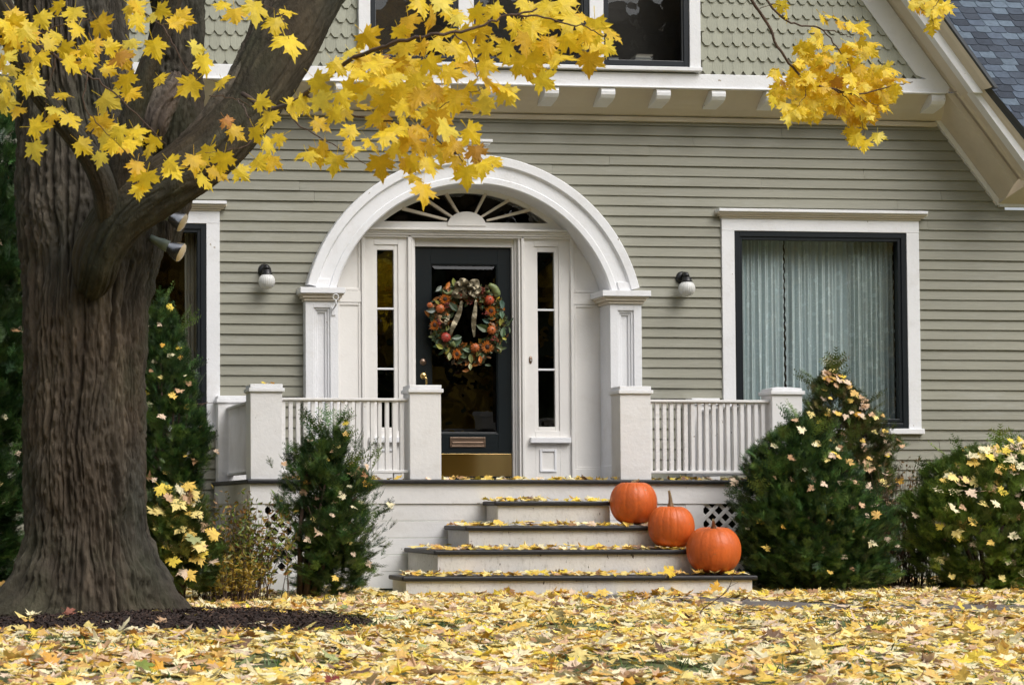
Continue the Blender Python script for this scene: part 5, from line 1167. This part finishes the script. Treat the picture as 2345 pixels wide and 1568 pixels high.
def wispy(name, label, cat, x0, x1, ytop, ybase, d, n, cols, green=.6, leafp=.7, lean=.25, leafsz=(.03,.06), dark=False):
    c = PD((x0+x1)/2, ybase, d); e = empty(name, (c[0], c[1], 0), label, cat); m = MB(); LL = []; DD = []
    for i in range(n):
        bx = random.gauss((x0+x1)/2, (x1-x0)*.20); b = PD(bx, ybase, d); b[2] = 0; b[1] += random.uniform(-.2, .2)
        tx = min(max(bx + random.gauss(0, (x1-x0)*lean), x0-20), x1+20); t = PD(tx, random.uniform(ytop, ytop+(ybase-ytop)*.55), d); t[1] += random.uniform(-.3, .3)
        mid = (b+t)/2; mid[0] = b[0]*.6+t[0]*.4; q = catmull([b, mid, t], 10); m.tube([tuple(p) for p in q], list(np.linspace(.004, .0012, len(q))), 5)
        for k in range(3, len(q)):
            for _ in range(3):
                if random.random() < leafp: LL.append(q[k] + rng.normal(0, .012, 3)); DD.append((random.gauss(0, .8), random.gauss(-.2, .6), random.gauss(.35, .5)))
    m.build('stems', WOODY, e); n2 = len(LL); LL = np.array(LL); DD = np.array(DD); DD /= np.linalg.norm(DD, axis=1, keepdims=True)
    x = np.cross(DD, rng.normal(0, 1, (n2, 3))); x /= np.linalg.norm(x, axis=1, keepdims=True); z = np.cross(x, DD)
    tv = np.array([(0,0,0),(.22,.4,.06),(0,1,-.05),(-.22,.4,.06)], float); tt = np.array([(0,1,2),(0,2,3)]); s = rng.uniform(*leafsz, n2)
    cols = np.array(cols); scatter('foliage', [(tv, tt)], np.zeros(n2, int), np.stack([x, DD, z], 2)*s[:, None, None], LL, cols[rng.integers(0, len(cols), n2)]*rng.uniform(.8, 1.2, (n2, 1)), YEWM, e)
wispy('wispy_plant', 'wispy yellow green plant with thin stems at the left porch corner', 'plant', 440, 640, 1120, 1362, 14.6, 130, [(.16,.24,.03),(.22,.22,.03),(.10,.15,.03),(.28,.20,.03),(.30,.15,.04)])
wispy('twiggy_shrub', 'brown twiggy shrub with reddish leaves between the right hand bushes', 'shrub', 1985, 2150, 1050, 1355, 16.3, 110, [(.22,.12,.06),(.30,.20,.10),(.16,.10,.05),(.34,.18,.05),(.12,.12,.04)], leafsz=(.02,.05), leafp=.6)
wispy('dying_plant', 'low rust and gold withered plant below the wispy one', 'plant', 455, 600, 1265, 1368, 14.3, 42, [(.30,.20,.02),(.20,.18,.03),(.40,.26,.03)], leafsz=(.03,.06))

# ------------------------------------------------------------------ wreath
def wreath():
    YW_ = YN + .02; c = P(1069, 741, YW_); e = empty('wreath', (c[0], YW_, c[2]), 'autumn wreath of small pumpkins, sunflowers and leaves on the front door', 'wreath')
    s = lambda v: px2m(v, 18.1); PW = lambda zx, zy, dy=0: np.array([PX(934.9+zx*.2308, YW_+dy, 573+zy*.2308), YW_+dy, PZ(573+zy*.2308, YW_+dy, 1070)])
    Rr = s(73); vine = MB()
    for k in range(7):
        ph = k*.9; vine.tube([(c[0]+(Rr+.022*math.cos(5*t+ph))*math.cos(t), YW_+.03*math.sin(5*t+ph), c[2]+(Rr+.022*math.sin(4*t+ph))*math.sin(t)*1.02) for t in np.linspace(0, 2*math.pi, 60)], .009, 6)
    vine.build('vine_ring', WOODY, e)
    V = 0; n = 1250; th = rng.random(n)*6.283; rr = Rr + rng.normal(0, .043, n); L = np.stack([c[0]+rr*np.cos(th), YW_ - .02 - rng.random(n)*.055, c[2]+rr*np.sin(th)*1.03], 1)
    nr = np.stack([np.cos(th)*.4+rng.normal(0,.5,n), -np.ones(n)*.8, np.sin(th)*.4+rng.normal(0,.5,n)], 1)
    tv = np.array([(0,-.5,0),(.2,-.2,.05),(.26,.1,.08),(.15,.35,.05),(0,.55,-.05),(-.15,.35,.05),(-.26,.1,.08),(-.2,-.2,.05),(0,0,-.03)], float); tt = np.array([(8,i,(i+1) % 8) for i in range(8)])
    cc = np.array([(.05,.09,.035),(.09,.13,.06),(.13,.15,.05),(.10,.07,.03),(.22,.09,.02),(.38,.13,.015),(.16,.17,.03),(.30,.28,.05)])[rng.choice(8, n, p=[.22,.16,.1,.17,.14,.13,.05,.03])]*rng.uniform(.6,1.1,(n,1))
    lm = mat('wreath_leaf', attr=True, rough=.45, var=.2, vscale=40, bump=.3, bscale=60)
    scatter('foliage', [(tv, tt)], np.zeros(n, int), frames(nr, rng.random(n)*6.28)*rng.uniform(.045, .085, n)[:, None, None], L, cc, lm, e)
    def big_leaf(zx, zy, sz, spin, col):
        v = (frames(np.array([[random.uniform(-.3,.3), -1, random.uniform(-.2,.4)]]), np.array([spin]))[0]*sz @ tv.T).T + PW(zx, zy, -.085); raw_mesh('leaf', v, tt.ravel(), 3, lm, e, np.tile(np.array(col), (len(v), 1)))
    for a in ((300,385,.08,.8,(.25,.28,.24)),(445,560,.12,2.4,(.06,.09,.05)),(225,600,.10,1.5,(.17,.20,.17)),(480,865,.10,1.4,(.08,.12,.07)),(490,915,.10,4,(.07,.12,.06)),(580,990,.09,1.8,(.14,.20,.12)),(835,615,.08,1,(.03,.09,.07)),(930,535,.10,0,(.04,.09,.06)),(925,630,.09,3,(.09,.16,.09)),(940,810,.10,3.2,(.08,.14,.06)),
              (920,705,.09,.2,(.26,.24,.04)),(740,770,.14,2,(.05,.08,.02)),(450,320,.08,0,(.20,.22,.04)),(390,355,.085,.5,(.5,.16,.02)),(770,700,.08,2,(.03,.08,.06)),(840,420,.10,1,(.12,.16,.07)),(560,600,.0,0,(0,0,0)),(310,955,.09,2,(.30,.30,.05)),(715,1080,.075,3.1,(.5,.15,.02)),(620,1070,.09,3.0,(.24,.25,.08)),(410,1050,.08,3.2,(.30,.30,.12)),(615,1150,.07,3.1,(.36,.34,.16)),(890,468,.04,1,(.7,.5,.02)),(950,870,.05,2,(.5,.45,.04))):
        if a[2]: big_leaf(*a)
    pm = [mat('mini_pumpkin%d' % i, c_, .4, var=.1, vscale=20, bump=.05) for i, c_ in enumerate([(.38,.06,.02),(.40,.10,.02),(.33,.04,.025)])]
    for i, (zx, zy, r, k) in enumerate(((317,582,50,1),(373,865,53,2),(805,492,53,0),(662,967,50,1),(825,790,50,1),(510,442,42,0),(215,548,32,1))):
        p = PW(zx, zy, -.10); rr_ = s(r*.2308); m = MB(); m.lathe([(max(rr_*math.cos(a), 1e-4), rr_*.72*math.sin(a)) for a in np.linspace(-1.57, 1.57, 14)], (0,0,0), 72, 'z', 9, .13)
        q = Vector((random.uniform(-.2,.2), -1, random.uniform(-.1,.3))).to_track_quat('Z', 'Y').to_matrix(); m.v = [tuple(q @ Vector(v) + Vector(p)) for v in m.v]; o = m.build('small_pumpkin', pm[k], e)
        m = MB(); m.tube([(0,0,rr_*.55), (0.003,0,rr_*.95)], [.007,.0045], 8); m.v = [tuple(q @ Vector(v) + Vector(p)) for v in m.v]; m.build('stem', STEM, o)
    fm = mat('sunflower_petal', (.45,.14,.015), .5, var=.25, vscale=40, bump=.1); fc = mat('sunflower_disc', (.05,.025,.015), .9, var=.3, vscale=60, bump=.8, bscale=150)
    for (zx, zy, r) in ((365,487,62),(782,957,72),(480,1030,60),(262,745,58),(820,600,62)):
        p = Vector(PW(zx, zy, -.085)); R0 = s(r*.2308); m = MB(); q = Vector((random.uniform(-.25,.25), -1, random.uniform(-.15,.15))).to_track_quat('Z', 'Y').to_matrix()
        for ly in range(2):
            for k in range(15):
                a = (k+.5*ly)/15*6.283+random.uniform(-.08,.08); rr_ = R0*(1-.2*ly)*random.uniform(.88, 1.05); d0 = (math.cos(a), math.sin(a)); nn = (-d0[1], d0[0]); wd = R0*.13
                pt = [(d0[0]*R0*.3, d0[1]*R0*.3, .004*ly), (d0[0]*rr_*.68+nn[0]*wd, d0[1]*rr_*.68+nn[1]*wd, .008+.004*ly), (d0[0]*rr_, d0[1]*rr_, .002), (d0[0]*rr_*.68-nn[0]*wd, d0[1]*rr_*.68-nn[1]*wd, .008+.004*ly)]
                m.add([tuple(q @ Vector(v) + p) for v in pt], [(0,1,2),(0,2,3)])
        o = m.build('sunflower', fm, e); m = MB(); m.lathe([(1e-4,.016),(R0*.2,.014),(R0*.33,.008),(R0*.36,0)], (0,0,0), 20); m.v = [tuple(q @ Vector(v) + p) for v in m.v]; m.build('disc', fc, o)
    bm_ = mat('berry', (.22,.03,.02), .3, var=.1, bump=0)
    for (zx, zy) in ((385,540),(775,630),(745,385),(850,880),(600,500),(300,720)):
        m = MB(); p = PW(zx, zy, -.105)
        for k in range(16): m.lathe(ball(.0065, 6), (p[0]+random.gauss(0,.016), p[1]+random.gauss(0,.008), p[2]+random.gauss(0,.016)), 8)
        m.build('berries', bm_, e)
    gm = mat('gourd_green', (.16,.20,.07), .45, var=.2, vscale=20, bump=.1); gt = mat('gourd_tan', (.40,.24,.12), .5, var=.1, bump=.05)
    for pts, rad, mt in (([(430,915),(450,940),(465,965)], [.026,.020,.006], gm), ([(440,410),(400,430),(365,425),(345,400)], [.02,.014,.009,.006], gm), ([(315,650),(310,690),(335,715),(365,720)], [.021,.012,.008,.006], gt), ([(800,340),(850,370),(880,430),(850,450)], [.02,.034,.036,.018], gm), ([(785,400),(795,420)], [.022,.018], gm)):
        m = MB(); m.tube([tuple(p) for p in catmull([PW(a, b, -.09) for a, b in pts], 12)], list(np.interp(np.linspace(0, 1, 13), np.linspace(0, 1, len(rad)), rad)), 14); m.build('gourd', mt, e)
    rb = mat('ribbon_gold', (.20,.17,.11), .35, metal=.6, var=.35, vscale=30, bump=.8, bscale=35)
    def ribbon(path, w0, w1, name='ribbon_tail', tw=.35):
        pts = catmull([PW(a, b, dy) for a, b, dy in path], 26); m = MB(); vs = []
        for i, p in enumerate(pts):
            t = i/26; w_ = w0+(w1-w0)*math.sin(t*math.pi)**.6; a = tw*math.sin(t*9); d = pts[min(i+1, 26)]-pts[max(i-1, 0)]; d /= np.linalg.norm(d); sd = np.cross(d, (0,-1,0)); sd /= np.linalg.norm(sd)+1e-9; sd = sd*math.cos(a)+np.array((0,-1,0))*math.sin(a)
            for u in (-1, 0, 1): vs.append(tuple(p+sd*w_*u/2+np.array((0,-.004*(u == 0)*math.sin(t*30),0))))
        m.add(vs, [f for i in range(26) for f in ((i*3, i*3+1, i*3+4, i*3+3), (i*3+1, i*3+2, i*3+5, i*3+4))], True); return m.build(name, rb, e)
    ribbon([(530,500,-.10),(515,590,-.11),(480,680,-.10),(440,770,-.11),(415,850,-.10)], .014, .05); ribbon([(672,490,-.10),(665,580,-.11),(652,680,-.12),(650,780,-.11),(655,860,-.10)], .014, .044)
    ribbon([(415,640,-.12),(385,690,-.13),(365,745,-.12)], .006, .038)
    for (ax, ay, bx, by) in ((590,400,480,330),(590,400,530,290),(590,400,600,330),(590,400,690,300),(590,400,720,370),(590,400,450,440),(590,400,690,430),(590,400,560,460),(590,400,640,420),(590,400,520,400),(600,390,660,340)):
        mx, my = (ax+bx)/2, (ay+by)/2; ribbon([(ax,ay,-.10),(mx-(by-ay)*.22,my+(bx-ax)*.22,-.16),(bx,by,-.15),(mx+(by-ay)*.22,my-(bx-ax)*.22,-.12),(ax,ay,-.10)], .028, .052, 'bow_loop', .9)
wreath()

# ------------------------------------------------------------------ curtains
def lace_mat(name, col, seed, alpha=.72):
    m = bpy.data.materials.new(name); m.use_nodes = True; n = m.node_tree.nodes; L = m.node_tree.links; b = n['Principled BSDF']; out = n['Material Output']
    b.inputs['Base Color'].default_value = (*col, 1); b.inputs['Roughness'].default_value = .9
    tc = n.new('ShaderNodeAttribute'); tc.attribute_name = 'Col'     # cloth coordinates (u along the cloth, v height)
    vo = n.new('ShaderNodeTexVoronoi'); vo.inputs['Scale'].default_value = 9; L.new(tc.outputs['Vector'], vo.inputs['Vector'])
    fl = n.new('ShaderNodeMath'); fl.operation = 'LESS_THAN'; fl.inputs[1].default_value = .24; L.new(vo.outputs['Distance'], fl.inputs[0])
    wv = n.new('ShaderNodeTexVoronoi'); wv.inputs['Scale'].default_value = 34; L.new(tc.outputs['Vector'], wv.inputs['Vector'])
    pet = n.new('ShaderNodeMath'); pet.operation = 'GREATER_THAN'; pet.inputs[1].default_value = .30; L.new(wv.outputs['Distance'], pet.inputs[0])
    flr = n.new('ShaderNodeMath'); flr.operation = 'MULTIPLY'; L.new(fl.outputs[0], flr.inputs[0]); L.new(pet.outputs[0], flr.inputs[1])
    nz = n.new('ShaderNodeTexNoise'); nz.inputs['Scale'].default_value = 9; nz.inputs['Distortion'].default_value = 2.5; L.new(tc.outputs['Vector'], nz.inputs['Vector'])
    sb = n.new('ShaderNodeMath'); sb.operation = 'SUBTRACT'; sb.inputs[1].default_value = .5; L.new(nz.outputs['Fac'], sb.inputs[0]); ab = n.new('ShaderNodeMath'); ab.operation = 'ABSOLUTE'; L.new(sb.outputs[0], ab.inputs[0]); vn = n.new('ShaderNodeMath'); vn.operation = 'LESS_THAN'; vn.inputs[1].default_value = .012; L.new(ab.outputs[0], vn.inputs[0])
    mxx = n.new('ShaderNodeMath'); mxx.operation = 'MAXIMUM'; L.new(flr.outputs[0], mxx.inputs[0]); L.new(vn.outputs[0], mxx.inputs[1])
    mr = n.new('ShaderNodeMapRange'); mr.inputs['To Min'].default_value = alpha; mr.inputs['To Max'].default_value = .97; L.new(mxx.outputs[0], mr.inputs['Value']); L.new(mr.outputs[0], b.inputs['Alpha'])
    return m
def curtain(x0, x1, z0, z1, Y, cols, label, mt, seed, amp=.022, waves=11, scallop=True):
    nx, nz_ = 260, 60; rd = np.random.default_rng(seed); t = np.linspace(0, 1, nx); ph = np.cumsum(rd.uniform(.5, 1.5, nx)); ph = ph/ph[-1]*waves*2*np.pi
    V = []; C = []
    for j in range(nz_+1):
        v = j/nz_; z = z1+(z0-z1)*v; gather = .55+.45*v
        xx = x0+(x1-x0)*t + .006*np.sin(ph*.5+v*3)*v; y = Y + amp*gather*np.sin(ph) + amp*.4*np.sin(ph*2.3+1+v)
        if scallop: xx = xx.copy(); xx[-1] += .008*math.sin(j*2.0); xx[0] += .008*math.sin(j*2.0+1)
        V.append(np.stack([xx, y, np.full(nx, z)], 1)); C.append(np.stack([t*(x1-x0)*1.5+seed, np.full(nx, z), np.zeros(nx)], 1))
    i, j = np.meshgrid(np.arange(nx-1), np.arange(nz_)); a = j*nx+i; F = np.stack([a, a+1, a+nx+1, a+nx], -1).ravel()
    o = raw_mesh('lace_curtain', np.concatenate(V), F, 4, mt, None, np.concatenate(C), smooth=True); tag(o, label, 'curtain')
    return o
x0, x1, z0, z1 = wra; LM = lace_mat('lace', (.74,.84,.87), 1, .80); LM2 = lace_mat('net', (.64,.73,.73), 1, .72)
xs_ = PX(1808, .15, 900)
curtain(x0-.05, xs_-.022, z0-.05, z1+.03, .20, None, 'pale lace curtain drawn over the left third of the right window', LM, 2, waves=7, amp=.026)
curtain(xs_+.014, PX(1955, .15, 800), z0-.05, z1+.03, .235, None, 'middle pale lace curtain, right of the dark slit in the window', LM, 5, waves=8, amp=.03)
curtain(PX(1950, .15, 800), x1+.05, z0-.05, z1+.03, .18, None, 'greyer net curtain over the right side of the right window', LM2, 9, waves=8, amp=.026)
x0, x1, z0, z1 = wla; CM = mat('plain_curtain', (.42,.40,.35), .9, var=.1, bump=.2, trans=.2)
curtain(PX(424, .15, 700), x1+.03, z0-.05, z1+.03, .17, None, 'narrow beige curtain at the right side of the left window', CM, 12, waves=3, scallop=False)

# ------------------------------------------------------------------ the far side of the street, seen only mirrored in the glass
def far_side():
    N = 44000; a = rng.uniform(-60, 80, N); z = rng.random(N)**.8*25 + .2; top = 17+7*smooth_noise(a*.12, a*0, 5)+2*smooth_noise(a*.5, a*0, 6)
    keep = z < top; a, z = a[keep], z[keep]; n = len(a); y = -52 + rng.normal(0, 2.2, n); L = np.stack([a, y, z], 1)
    tv = np.array([(-.5,-.4,0),(.5,-.5,0),(.4,.5,.1),(-.5,.4,0)], float); tt = np.array([(0,1,2),(0,2,3)]); nr = rng.normal(0, .6, (n, 3)) + np.array([0, 1, .3])
    g = smooth_noise(a*.25, z*.25, 8); cy = np.array((.75,.48,.07)); cg = np.array((.07,.09,.03)); cb = np.array((.16,.11,.05)); c = np.where((g > .58)[:, None], cy, np.where((g > .3)[:, None], cg, cb))*rng.uniform(.6, 1.2, (n, 1))
    o = scatter('distant_trees', [(tv, tt)], np.zeros(n, int), frames(nr, rng.random(n)*6.28)*rng.uniform(.5, 1.3, n)[:, None, None], L, c, YEWM); tag(o, 'belt of autumn trees across the street, mirrored in the door glass', 'trees', kind='stuff')
far_side()
